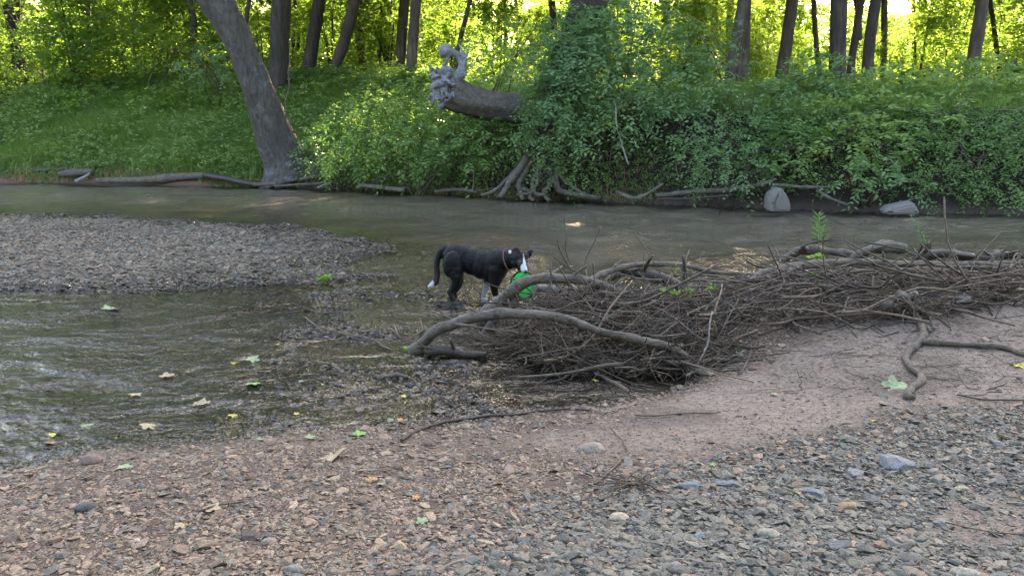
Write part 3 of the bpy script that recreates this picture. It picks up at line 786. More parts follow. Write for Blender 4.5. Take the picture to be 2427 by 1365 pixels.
for i, r_ in enumerate(ROOTS):
    Y0 = 17.3; ys = [17.5, 17.25, 17.05, 16.95]
    q, rr = smooth_path([Q(r_[k][0], r_[k][1], ys[k]) for k in range(4)], np.array([1, .9, .8, .6]) * r_[4] * Y0 / F, 22)
    V, Fs = tubes(q[None], rr[None], 9); V = gnarl(V, .025, .12, i)
    link('root', np_mesh('root', rebase(V, b), Fs, M['wood_grey'], None, True), T)

# ------------------------------------------------------------------ voxel-fused shapes
_b = bmesh.new(); bmesh.ops.create_icosphere(_b, subdivisions=3, radius=1.0); _b.verts.index_update()
ICO = (np.array([v.co[:] for v in _b.verts]), np.array([[v.index for v in f.verts] for f in _b.faces])); _b.free()
def fuse(name, blobs, voxel, mat, smooth_it=6, paint=None, parent=None, base=(0, 0, 0), factor=.5):
    """blobs: (x,y,z,rx,ry,rz[,rotation]) -> one continuous surface"""
    parts = []
    for bl in blobs:
        rot = np.array(bl[6].to_3x3()) if len(bl) > 6 else np.eye(3)
        parts.append(((ICO[0] * np.array(bl[3:6], float)) @ rot.T + np.array(bl[:3], float) - np.array(base, float), [ICO[1]]))
    Vb, Fb = merge(parts); me = np_mesh(name + '_src', Vb, Fb, None)
    o = bpy.data.objects.new(name + '_src', me); COL.objects.link(o)
    md = o.modifiers.new('r', 'REMESH'); md.mode = 'VOXEL'; md.voxel_size = voxel; md.use_smooth_shade = True
    ms = o.modifiers.new('s', 'SMOOTH'); ms.iterations = smooth_it; ms.factor = factor
    dg = bpy.context.evaluated_depsgraph_get(); dg.update()
    res = bpy.data.meshes.new_from_object(o.evaluated_get(dg)); bpy.data.objects.remove(o)
    res.name = name; res.materials.clear(); res.materials.append(mat)
    res.polygons.foreach_set('use_smooth', np.full(len(res.polygons), True))
    if paint:
        nv = len(res.vertices); co = np.empty(nv * 3, np.float32); res.vertices.foreach_get('co', co); co = co.reshape(-1, 3) + np.array(base, dtype=np.float32)
        col = np.asarray(paint(co), np.float32); a = res.attributes.new('col', 'FLOAT_COLOR', 'POINT')
        a.data.foreach_set('color', np.concatenate([col, np.ones((nv, 1), np.float32)], 1).ravel())
    return link(name, res, parent)
def chain(pts, rad, sq=(1, 1, 1), step=.35):
    P, Rr = smooth_path(pts, rad, 60); out = [ ]; acc = 1e9; last = None
    for p, r in zip(P, Rr):
        if last is None or np.linalg.norm(p - last) > r * step:
            out.append((*p, r * sq[0], r * sq[1], r * sq[2])); last = p
    return out

# fallen log with bleached root plate
FY = 18.6; s = FY / F
b = Q(1150, 290, FY); T = thing('fallen_log', 'weathered fallen log jutting from the bank with a bleached twisted root end', 'log', b)
P, Rr = smooth_path([Q(1268, 285, FY + .5), Q(1225, 262, FY + .2), Q(1160, 252, FY), Q(1100, 236, FY - .2), Q(1062, 216, FY - .3)], np.array([30, 33, 32, 34, 38]) * s, 44)
V, Fs = tubes(P[None], Rr[None], 30)
k = np.arange(len(V)) // 30; a = (np.arange(len(V)) % 30) * 2 * np.pi / 30
V = P[k] + (V - P[k]) * (1 + .06 * np.sin(a * 7 + k * .06) + .045 * np.sin(a * 13 + 1 + k * .03) + .03 * np.sin(a * 15 - k * .05))[:, None]; V = gnarl(V, .04, .3, 4)
link('trunk', np_mesh('trunk', rebase(V, b), Fs, M['wood_grey'], None, True), T)
rsx = np.random.RandomState(3); bl = []
def RC(pts, rad, dy=None):
    pp = [Q(x, y, FY - .3 + d) for x, y, d in pts]
    return chain(pp, np.array(rad) * s, step=.4)
bl += RC([(1060, 235, 0), (1045, 215, -.1), (1040, 190, -.15), (1030, 172, -.2)], [18, 17, 15, 7])
bl += RC([(1058, 205, 0), (1075, 192, -.1), (1090, 175, 0), (1096, 155, .05), (1088, 135, .05), (1072, 125, 0), (1060, 118, -.05)], [14, 13, 11, 10, 9, 8, 8])
bl += RC([(1060, 118, -.05), (1048, 128, -.1), (1045, 117, -.1), (1052, 110, 0), (1066, 112, 0)], [8, 7, 5, 5, 5])
bl += RC([(1062, 130, 0), (1058, 145, 0), (1052, 158, .05), (1048, 172, 0)], [7, 5, 5, 6])
bl += RC([(1040, 190, -.2), (1028, 182, -.3), (1022, 165, -.35), (1020, 155, -.4)], [10, 7, 5, 3])
bl += RC([(1045, 175, -.2), (1060, 165, -.3), (1072, 168, -.3)], [10, 8, 5])
bl += RC([(1050, 200, -.2), (1040, 200, -.4), (1026, 205, -.5), (1022, 215, -.5)], [11, 8, 6, 3])
bl += RC([(1050, 220, -.1), (1035, 225, -.3), (1028, 238, -.35), (1024, 250, -.3)], [14, 8, 5, 3])
bl += RC([(1060, 230, -.1), (1050, 245, -.25), (1040, 258, -.3)], [14, 8, 3])
bl += RC([(1088, 180, 0), (1098, 180, -.05), (1106, 174, 0)], [8, 4, 2])
bl += RC([(1092, 150, 0), (1098, 138, 0), (1094, 118, 0), (1086, 102, 0)], [6, 4, 3, 1.5])
bl += RC([(1096, 160, 0), (1104, 146, 0), (1103, 132, 0)], [6, 4, 1.8])
bl += RC([(1096, 140, 0), (1108, 128, .1), (1104, 112, .1)], [5, 3, 1.5])
for i in range(60):
    x0 = rsx.uniform(1026, 1070); y0 = rsx.uniform(170, 240); an = rsx.uniform(2.2, 4.6) if rsx.rand() < .7 else rsx.rand() * 6.28; L = rsx.uniform(8, 24)
    bl += RC([(x0, y0, -.15), (x0 + math.cos(an) * L * .5, y0 - math.sin(an) * L * .5, -.35), (x0 + math.cos(an) * L, y0 - math.sin(an) * L + 3, -.4 + rsx.uniform(-.1, .2))], [6, 4, 1.6])
wad = fuse('root_wad', bl, .018, M['wood_wad'], 2, None, T, tuple(b))

# ------------------------------------------------------------------ SHRUBS of the far bank
def px_lumps(L, leaf_dy=0):
    out = []
    for x, y, Y, rx, rz in L:
        p = Q(x, y, Y); s = Y / F; out.append((p[0], p[1], p[2], rx * s, max(.25, min(.9, rx * s * .7)), rz * s))
    return out
def shrub(name, label, L, per=21, leafL=.115, nl=9, sl=.40, mat='shrub', seed=0, group='leafy shrubs crowding the far bank', cat='shrub', stems=7, droop=.45, ratio=.45):
    lum = px_lumps(L); c = np.mean([l[:3] for l in lum], 0); gz = float(height(np.array([c[0]]), np.array([c[1] + .3]))[0])
    b = np.array([c[0], c[1] + .3, gz]); t = thing(name, label, cat, b, 0, group)
    link('foliage', foliage_mesh('foliage', lum, per, leafL, nl, sl, M[mat], seed, ratio, droop, .6, base=b, front=.35), t)
    rs = np.random.RandomState(seed); P = []
    for i in range(stems):
        l = lum[rs.randint(len(lum))]; e = np.array(l[:3]) + rs.normal(0, .3, 3) * np.array(l[3:6]); st = b + np.array([rs.normal(0, .25), rs.normal(0, .1), -.05])
        m1 = st * .6 + e * .4 + np.array([rs.normal(0, .1), 0, .12]); P.append(smooth_path([st, m1, e, e + (e - m1) * .35], [1, 1, 1, 1], 12)[0])
    P = np.stack(P); Rr = np.linspace(.022, .004, 12)[None].repeat(len(P), 0)
    V, Fs = tubes(P, Rr, 5); link('stem', np_mesh('stem', rebase(V, b), Fs, M['bark_far'], None, True), t)
    return t
shrub('shrub', 'low dark green shrub under the fallen log, trailing down to the driftwood', [(1130, 318, 18.3, 90, 34), (1020, 330, 18.6, 100, 42), (920, 335, 19, 90, 40), (1080, 375, 17.8, 70, 24), (960, 385, 18.2, 70, 22)], seed=1, mat='under')
shrub('shrub', 'bushy mid-green shrub right of the leaning trunk at the waterline', [(790, 335, 19.6, 70, 42), (840, 375, 19.1, 66, 34), (760, 380, 19.6, 44, 30), (860, 300, 19.6, 80, 36)], seed=2, mat='under')
shrub('shrub', 'feathery light green shrub on the bank top behind the fallen log', [(960, 235, 20.5, 90, 36), (880, 265, 20.4, 80, 30), (1000, 285, 19.6, 70, 30), (1090, 290, 19.0, 50, 20)], seed=3, mat='grass', leafL=.085)
shrub('shrub', 'tall shrub with yellow-green leaves right of the bleached root', [(1180, 160, 20, 72, 60), (1150, 205, 20, 60, 40), (1225, 110, 20.4, 60, 50), (1120, 130, 21, 40, 36)], per=17, seed=4, mat='light', leafL=.095)
shrub('shrub', 'largest blue-green shrub cascading over the dark hollow in the centre', [(1470, 110, 17.6, 110, 66), (1590, 150, 17.7, 90, 66), (1420, 190, 17.3, 90, 60), (1530, 215, 17.2, 110, 56), (1640, 210, 17.6, 70, 60), (1380, 265, 16.9, 66, 44),
       (1330, 230, 17.0, 80, 60), (1330, 110, 17.1, 60, 44), (1410, 85, 17.0, 80, 40), (1470, 50, 17.3, 70, 40), (1330, 80, 17.2, 50, 40), (1380, 140, 16.9, 80, 50), (1290, 300, 17.1, 60, 50), (1290, 160, 17.4, 60, 50), (1480, 285, 16.8, 70, 34), (1600, 285, 17, 80, 34), (1365, 330, 16.6, 30, 36), (1550, 60, 18.2, 80, 40)], seed=5, sl=.42, leafL=.11)
shrub('shrub', 'dark small-leaved shrub over the bare tree roots', [(1300, 400, 17.0, 56, 22), (1230, 360, 17.3, 40, 22), (1370, 400, 16.8, 50, 30)], seed=6, mat='under', leafL=.07, per=30)
shrub('shrub', 'shrub spilling to the water left of the pointed boulder', [(1690, 330, 16, 76, 44), (1720, 390, 15.6, 70, 38), (1640, 370, 15.9, 46, 40), (1770, 410, 15.4, 46, 24)], seed=7, leafL=.09)
shrub('shrub', 'rounded blue-green shrub in front of the thickest dark tree', [(1940, 180, 18.5, 66, 44), (1900, 215, 18, 60, 38), (1985, 215, 18.2, 50, 34)], seed=8, per=22, leafL=.14)
shrub('shrub', 'dark shrub hanging above the pointed boulder', [(1850, 270, 16.8, 56, 52), (1820, 330, 16.2, 66, 42), (1890, 350, 16, 60, 44), (1880, 405, 15.5, 50, 24)], seed=9, mat='under', leafL=.1)
shrub('shrub', 'wide bright-edged shrub in the middle of the right bank', [(1980, 280, 16.6, 84, 46), (2080, 270, 16.8, 80, 46), (1990, 350, 16, 70, 46), (2080, 345, 15.8, 70, 44)], seed=10, leafL=.13, mat='light')
shrub('shrub', 'lush shrub dropping to the waterline left of the flat boulder', [(2090, 410, 15.2, 56, 40), (2130, 440, 15.0, 46, 32), (2020, 420, 15.2, 50, 30)], seed=11)
shrub('shrub', 'long-leaved pale shrub on top of the right bank', [(2120, 215, 18, 80, 28), (2220, 235, 17.4, 90, 36), (2330, 205, 18, 70, 36), (2200, 290, 16.4, 86, 36), (2380, 230, 17.6, 66, 30)], seed=12, leafL=.15, per=15, ratio=.35, mat='light')
shrub('shrub', 'dense dark shrub at the right frame edge above the water', [(2200, 370, 15.6, 70, 42), (2300, 350, 15.6, 90, 44), (2400, 340, 15.4, 70, 46), (2250, 440, 15.0, 80, 34), (2370, 430, 14.9, 80, 40), (2470, 380, 15, 80, 60)], seed=13, mat='under', leafL=.08)
shrub('shrub', 'thin shrub with few leaves before the pair of trunks', [(1730, 160, 20, 56, 56), (1690, 90, 20, 60, 46), (1800, 230, 19, 50, 34)], per=12, seed=14)
shrub('shrub', 'grey-green shrub on the bank top right of the pair of trunks', [(1790, 235, 18.2, 66, 34), (1850, 205, 18.8, 50, 34), (1720, 250, 17.8, 60, 30)], seed=15)
shrub('shrub', 'pale green shrub on the bank top between the dark brown tree and the stump', [(2075, 205, 19, 66, 34), (2150, 200, 19.2, 60, 30), (2020, 240, 18, 60, 30)], seed=16, leafL=.15, mat='light')
shrub('shrub', 'shrub on the bank top by the grey-brown leaning tree', [(2260, 195, 19, 76, 32), (2350, 180, 19.2, 60, 32), (2430, 200, 18.8, 66, 40)], seed=17, leafL=.14, mat='light')
# bushes on the terrace at the left
shrub('bush', 'dark green bush filling the far left edge behind the grass', [(40, 120, 27.5, 110, 46), (150, 100, 28, 100, 54), (20, 40, 28.5, 120, 50)], seed=20, leafL=.12, per=11, mat='forest', group='bushes behind the grassy slope', cat='bush')
shrub('bush', 'olive bush around the reddish sunlit trunk', [(300, 100, 28.5, 90, 56), (400, 120, 27.5, 80, 40), (260, 40, 29, 110, 50), (440, 60, 29, 70, 60)], seed=21, leafL=.12, per=11, mat='forest', group='bushes behind the grassy slope', cat='bush')
shrub('bush', 'small bush directly left of the leaning trunk', [(510, 130, 26.5, 46, 34), (480, 160, 26, 60, 26)], seed=22, leafL=.11, per=14, mat='shrub', group='bushes behind the grassy slope', cat='bush')

# ------------------------------------------------------------------ UNDERSTORY saplings further back (shared meshes)
SAP = []
for k in range(6):
    rs = np.random.RandomState(300 + k); lumps = []
    for i in range(11):
        z = rs.uniform(.5, 5.6); a = rs.rand() * 6.28; rr = rs.rand() * 1.5 * (1.1 - z / 9)
        q = rs.uniform(.55, 1.1); lumps.append((rr * math.cos(a), rr * math.sin(a), z, q * 1.2, q * 1.2, q * .65))
    fm = foliage_mesh('foliage', lumps, 10, .15, 8, .5, M['forest'], 320 + k, .6, .3, .4)
    P = []
    for i in range(7):
        l = lumps[i]; e = np.array(l[:3]); st = np.array([rs.normal(0, .15), rs.normal(0, .15), -.2]); P.append(smooth_path([st, st * .5 + e * .5 + np.array([0, 0, .3]), e], [1, 1, 1], 10)[0])
    V, Fs = tubes(np.stack(P), np.linspace(.045, .008, 10)[None].repeat(7, 0), 5)
    SAP.append((fm, np_mesh('stem', V, Fs, M['bark_dark'], None, True)))
rs = np.random.RandomState(77); cnt = 0
LMK = [(40, 'the shadowed trunk at the left edge'), (385, 'the broad reddish trunk'), (560, 'the leaning tree'), (664, 'the thick dark upright tree'), (745, 'the slim dark tilting tree'), (822, 'the slanting brown trunk'),
       (908, 'the orange lit trunk'), (980, 'the sun-edged brown trunk'), (1095, 'the bleached root'), (1185, 'the dark trunk in leaves'), (1390, 'the vine covered tree'), (1640, 'the thin trunk'), (1740, 'the pair of trunks'),
       (1862, 'the tan trunk'), (1935, 'the slender dark trunk'), (1988, 'the thickest dark tree'), (2060, 'the dark brown tree'), (2140, 'the short stump'), (2315, 'the grey-brown leaning tree'), (2400, 'the tall stump')]
USED = {}
def place_label(kind, px, Yv):
    k = int(np.argmin([abs(px - l[0]) for l in LMK])); side = 'left' if px < LMK[k][0] else 'right'
    depth = 'nearest' if Yv < 32 else 'near' if Yv < 37 else 'middle' if Yv < 43 else 'deeper' if Yv < 50 else 'deepest'
    far = '' if abs(px - LMK[k][0]) < 45 else 'further ' if abs(px - LMK[k][0]) < 150 else 'well '
    l = '%s, %s row, %s%s of %s' % (kind, depth, far, side, LMK[k][1])
    USED[l] = USED.get(l, 0) + 1
    return l
rows = [(29, 15, .8), (34, 18, .9), (40, 20, 1.0), (47, 20, 1.1), (55, 22, 1.25)]
for ri, (Yr, nn, sc0) in enumerate(rows):
    for i in range(nn):
        u = (i + rs.rand() * .8) / nn * 1.5 - .75; Yv = Yr + rs.uniform(-2.5, 2.5); x = u * Yv
        px = 1213 + F * u
        gap = 1780 < px < 2130
        if gap and (rs.rand() < .1): continue
        if ri == 0 and px > 560 and rs.rand() < (.8 if px < 1010 else .3): continue
        z = float(height(np.array([x]), np.array([Yv]))[0]); k = rs.randint(6)
        lab = place_label(['bushy sapling', 'thin sapling', 'broad sapling', 'loose sapling', 'dense sapling', 'leggy sapling'][k], px, Yv)
        if USED[lab] > 1: continue
        t = thing('sapling', lab, 'sapling', (x, Yv, z), rs.rand() * 6.28, 'backlit saplings filling the wood')
        s0 = sc0 * rs.uniform(.8, 1.2) * ((.55 if ri < 2 else .95) if gap else 1); t.scale = (s0 * 1.1, s0 * 1.1, s0)
        link('foliage', SAP[k][0], t); link('stem', SAP[k][1], t); cnt += 1
# taller trees further back, holding the high light-blocking canopy (above the frame)
rs = np.random.RandomState(78)
for i in range(42):
    Yv = rs.uniform(30, 37) if i < 30 else rs.uniform(40, 56); u = ((i % 30) + rs.rand()) / 30 * 1.65 - .77 if i < 30 else rs.uniform(-.75, .75); x = u * Yv; px = 1213 + F * u
    if 1800 < px < 1950 and Yv < 33: continue
    wq = rs.uniform(7, 15)
    base_y = 160 if px < 1200 else 215
    forest_tree([(px, base_y - (Yv - 28) * .5), (px + rs.uniform(-8, 8), 60), (px + rs.uniform(-20, 20), -60)], wq, Yv, place_label('very thin trunk' if wq < 9 else 'thin trunk' if wq < 11 else 'slim trunk' if wq < 13 else 'sturdy trunk', px, Yv), 'bark_far', i < 30, 40 + i, group='slim trunks deep in the wood')
for i, (px, Yv, w_) in enumerate(((1690, 37, 16), (1655, 31, 13), (1725, 35, 15), (1570, 34, 14))):
    forest_tree([(px, 215), (px + 4, 60), (px + 10, -60)], w_, Yv, place_label('slim trunk', px, Yv), 'bark_far', True, 140 + i, group='slim trunks deep in the wood')
# low leafy ground cover in the wood, and the distant tree mass
def scatter_leaves(name, x, y, zoff, leafL, nl, sl, mat, seed, label, cat, up=.7, droop=.5, ratio=.5):
    rs = np.random.RandomState(seed); n = len(x); z = height(x, y)
    C = np.stack([x, y, z + zoff], 1); D = rs.normal(0, .6, (n, 3)); D[:, 1] -= .35; D[:, 2] = np.abs(D[:, 2]) * .5 + up
    V, Fc, rnd = sprays(C, D, sl * rs.uniform(.5, 1.4, n), nl, leafL, rs, ratio, droop)
    o = link(name, np_mesh(name, V, [Fc], mat, {'rnd': ('FACE', rnd)}, False)); tag(o, label, cat, kind='stuff'); return o
rs = np.random.RandomState(80)
n = 9000; yy = 26 + rs.rand(n) ** 1.3 * 34; xx = (rs.rand(n) * 2 - 1) * yy * .75
scatter_leaves('undergrowth', xx, yy, rs.rand(n) * .35, .17, 8, .6, M['forest'], 81, 'knee-high leafy undergrowth on the floor of the wood', 'undergrowth')
lumps = []
for i in range(150):
    Yv = rs.uniform(66, 88); u = rs.uniform(-.85, .85); px = 1213 + F * u
    g_ = abs(px - 1880) < 130 or abs(px - 2170) < 30
    z = rs.uniform(1, 8) if g_ else rs.uniform(1, 8.5); q = rs.uniform(1.8, 3.2); lumps.append((u * Yv, Yv, 2 + z * (.6 if g_ else 1), q, q, q * .8))
o = link('distant_woodland', foliage_mesh('distant_woodland', lumps, 2.2, .42, 8, 1.2, M['forest'], 90, .62, .3, .5)); tag(o, 'far sunlit tree mass closing off the wood', 'woodland', kind='stuff')

lumps = []  # unseen foliage behind the camera, added to block low sky fill
for i in range(70):
    x = rs.uniform(-26, 26); z = rs.uniform(.5, 10); q = rs.uniform(1.6, 2.8); lumps.append((x, -7 - rs.rand() * 6 + .01 * x * x, z, q, q, q * .8))
o = link('unseen_near_woodland', foliage_mesh('unseen_near_woodland', lumps, 2.2, .4, 8, 1.1, M['crown'], 91, .62, .3, .5)); tag(o, 'unseen foliage added behind the gravel beach to cut fill light', 'woodland', kind='stuff')
# ------------------------------------------------------------------ BANK GRASS and ground leaves
def grass_mesh(name, x, y, L, W, mat, seed, lean=.5, K=4):
    rs = np.random.RandomState(seed); n = len(x); z = height(x, y) - .02
    a = rs.rand(n) * 6.28; dx = np.cos(a) * lean * rs.rand(n); dy = np.sin(a) * lean * rs.rand(n) - .25
    t = np.linspace(0, 1, K)[None, :, None]
    base = np.stack([x, y, z], 1)[:, None, :]
    dirv = np.stack([dx, dy, np.zeros(n)], 1)[:, None, :]
    P = base + np.array([0, 0, 1.0]) * t * L[:, None, None] * (1 - .3 * t) + dirv * (t ** 2) * L[:, None, None]
    b2 = rs.rand(n) * 6.28; S = np.stack([np.cos(b2), np.sin(b2) * .5, np.zeros(n)], 1)[:, None, :]
    wd = (W[:, None, None] * (1 - t ** 1.5) + .0008)
    V = np.stack([P - S * wd, P + S * wd], 2).reshape(-1, 3)
    i0 = (np.arange(n)[:, None] * 2 * K + np.arange(K - 1)[None, :] * 2).ravel()
    Fq = np.stack([i0, i0 + 1, i0 + 3, i0 + 2], 1)
    rn = np.repeat(np.clip(fbm(x, y, 1.1, 70) * 1.3 - .15 + rs.normal(0, .28, n), 0, 1), K - 1)
    return np_mesh(name, V, [Fq], mat, {'rnd': ('FACE', rn)}, False)
rs = np.random.RandomState(91)
n = 170000; xx = -15.5 + rs.rand(n) * 17; D = .25 + rs.rand(n) * 8.5; yy = fshore(xx) + D
keep = (rs.rand(n) < sstep(1.2, -2.5, xx) * (.25 + sstep(.3, 2.2, D) * .8)) & (rs.rand(n) < .35 + fbm(xx, yy, .8, 92)) & ~((np.abs(xx - lp[0][0]) < .9) & (yy < lp[0][1] + .1)); xx, yy, D = xx[keep], yy[keep], D[keep]
L = rs.uniform(.18, .55, len(xx)) * (.55 + .95 * vn(xx, yy, .8, 93))
o = link('grass', grass_mesh('grass', xx, yy, L, rs.uniform(.006, .014, len(xx)), M['grass'], 94, 1.0)); tag(o, 'tall green grass covering the left bank slope', 'grass', kind='stuff')
n = 16000; xx = 3 + rs.rand(n) * 9; yy = fshore(xx) + 1.8 + rs.rand(n) * 4
o = link('grass', grass_mesh('grass', xx, yy, rs.uniform(.25, .6, n), rs.uniform(.005, .01, n), M['grass'], 95, .6)); tag(o, 'long grass on top of the right bank', 'grass', kind='stuff')
n = 3500; xx = -13 + rs.rand(n) * 16; yy = fshore(xx) + .1 + rs.rand(n) ** 2 * 1.3
o = link('grass', grass_mesh('dry_grass', xx, yy, rs.uniform(.15, .45, n), rs.uniform(.003, .006, n), M['drygrass'], 96, 1.2)); tag(o, 'dry straw grass hanging at the far waterline', 'grass', kind='stuff')
# leafy weeds in the grass and across the steep bank
n = 21000; xx = -15.5 + rs.rand(n) * 27; D = .3 + rs.rand(n) ** 1.1 * 6.5; yy = fshore(xx) + D
cl = fbm(xx, yy, 1.3, 97); rt = sstep(-3, 0, xx)
keep = (rs.rand(n) < np.clip((cl - .33) * 3.2, 0, 1)) & (rs.rand(n) < (.55 + .45 * rt)) & ~((rt > .5) & (D < .75) & (rs.rand(n) < .55)); pxx = proj(np.stack([xx, yy, 0 * xx + .8], -1))[0]; keep &= ~((pxx > 1420) & (pxx < 1800) & (yy - fshore(xx) < 1.3) & (rs.rand(n) < .85)); xx, yy = xx[keep], yy[keep]
scatter_leaves('weeds', xx, yy, .12 * rs.rand(len(xx)), .075, 8, .3, M['under'], 98, 'mixed leafy weeds and creepers clinging to the far bank', 'weeds', .35, .5)
n = 1900; xx = 4.6 + rs.rand(n) * 6.4; yy = fshore(xx) + .75 + rs.rand(n) * 1.1
scatter_leaves('creeper', xx, yy, .1 * rs.rand(n), .09, 8, .38, M['under'], 199, 'leafy creeper draped over the lip of the right bank', 'creeper', .3, .75)
n = 5200; xx = -15 + rs.rand(n) * 26; yy = fshore(xx) + .15 + rs.rand(n) * .9
scatter_leaves('creeper', xx, yy, .05 * rs.rand(n), .06, 8, .24, M['under'], 99, 'small-leaved creeper at the foot of the far bank', 'creeper', .3, .6)
n = 15000; xx = -15.5 + rs.rand(n) * 17; D = .3 + rs.rand(n) * 7.5; yy = fshore(xx) + D
keep = (rs.rand(n) < np.clip((fbm(xx, yy, 1.0, 197) - .30) * 2.6, .05, 1)) & (rs.rand(n) < sstep(1.5, -3, xx)) & ~((np.abs(xx - lp[0][0]) < .9) & (yy < lp[0][1] + .1)); xx, yy = xx[keep], yy[keep]
scatter_leaves('weeds', xx, yy, .1 + .35 * rs.rand(len(xx)), .085, 8, .34, M['slope'], 198, 'pale leafy weeds standing up through the grass of the left bank', 'weeds', .5, .45)
# twigs and roots on the steep right bank face
rs = np.random.RandomState(101); n = 420; P = []
for i in range(n):
    x = rs.uniform(-4, 10); D0 = rs.uniform(.05, 1.6); y = fshore(x) + D0; z = float(height(np.array([x]), np.array([y]))[0]) + .05
    d = np.array([rs.normal(0, 1), rs.normal(0, .3) - .3, rs.normal(-.35, .4)]); d /= np.linalg.norm(d); L = rs.uniform(.2, .9); st = np.array([x, y - .05, z + .1])
    q = [st]
    for k in range(4): q.append(q[-1] + d * L / 4); d = d + rs.normal(0, .25, 3)
    P.append(smooth_path(q, [1] * 5, 10)[0])
V, Fs = tubes(np.stack(P), rs.uniform(.004, .016, (n, 1)) * np.linspace(1, .3, 10)[None], 5)
o = link('rootlets', np_mesh('rootlets', V, Fs, M['twig'], None, True)); tag(o, 'fine roots and dead twigs hanging over the eroded far bank', 'rootlets', kind='stuff')

# ------------------------------------------------------------------ BRANCHES / STICKS
def branch(name, label, pts, rad_px, mat='wood_grey', S=14, gn=.02, group=None, cat='branch', seed=0, twigs=None, knots=True):
    """pts: (px,py,Y); rad_px: list"""
    pp = [Q(x, y, Y) for x, y, Y in pts]; Ym = np.mean([p[2] for p in pts])
    rr = np.array(rad_px, float) * Ym / F
    if len(rr) == 2: rr = np.linspace(rr[0], rr[1], len(pp))
    q, r = smooth_path(pp, rr)
    if knots:
        rs = np.random.RandomState(seed + 7)
        for _ in range(max(1, len(q) // 14)):
            c = rs.randint(len(q)); r = r * (1 + .22 * np.exp(-((np.arange(len(q)) - c) / 1.3) ** 2))
    V, Fs = tubes(q[None], r[None], S); V = gnarl(V, gn * Ym / 7, .16 * Ym / 7, seed); V = gnarl(V, gn * .35 * Ym / 7, .035 * Ym / 7, seed + 3)
    parts = [(V, Fs)]
    rs_ = np.random.RandomState(seed + 77)
    if max(r) > .02 and Ym < 12:
        for _ in range(rs_.randint(2, 5)):
            c = rs_.randint(2, len(q) - 2); dd = rs_.normal(size=3); dd[2] = abs(dd[2]) * .7; dd /= np.linalg.norm(dd); L_ = r[c] * rs_.uniform(1.6, 4.5)
            st_, sr_ = smooth_path([q[c], q[c] + dd * (r[c] + L_ * .4), q[c] + dd * (r[c] + L_) + rs_.normal(0, .01, 3)], [r[c] * .5, r[c] * .36, r[c] * .22], 8); parts.append(tubes(st_[None], sr_[None], 8))
    for tw in (twigs or []):
        q2, r2 = smooth_path([Q(*t) for t in tw[0]], np.linspace(tw[1], tw[1] * .4, len(tw[0])) * Ym / F); parts.append(tubes(q2[None], r2[None], 6))
    V, Fs = merge(parts); b = pp[0]
    o = link(name, np_mesh(name, rebase(V, b), Fs, M[mat], None, True), loc=tuple(b)); tag(o, label, cat, group); return o
GD = 'driftwood branches in the pile beside the creek'
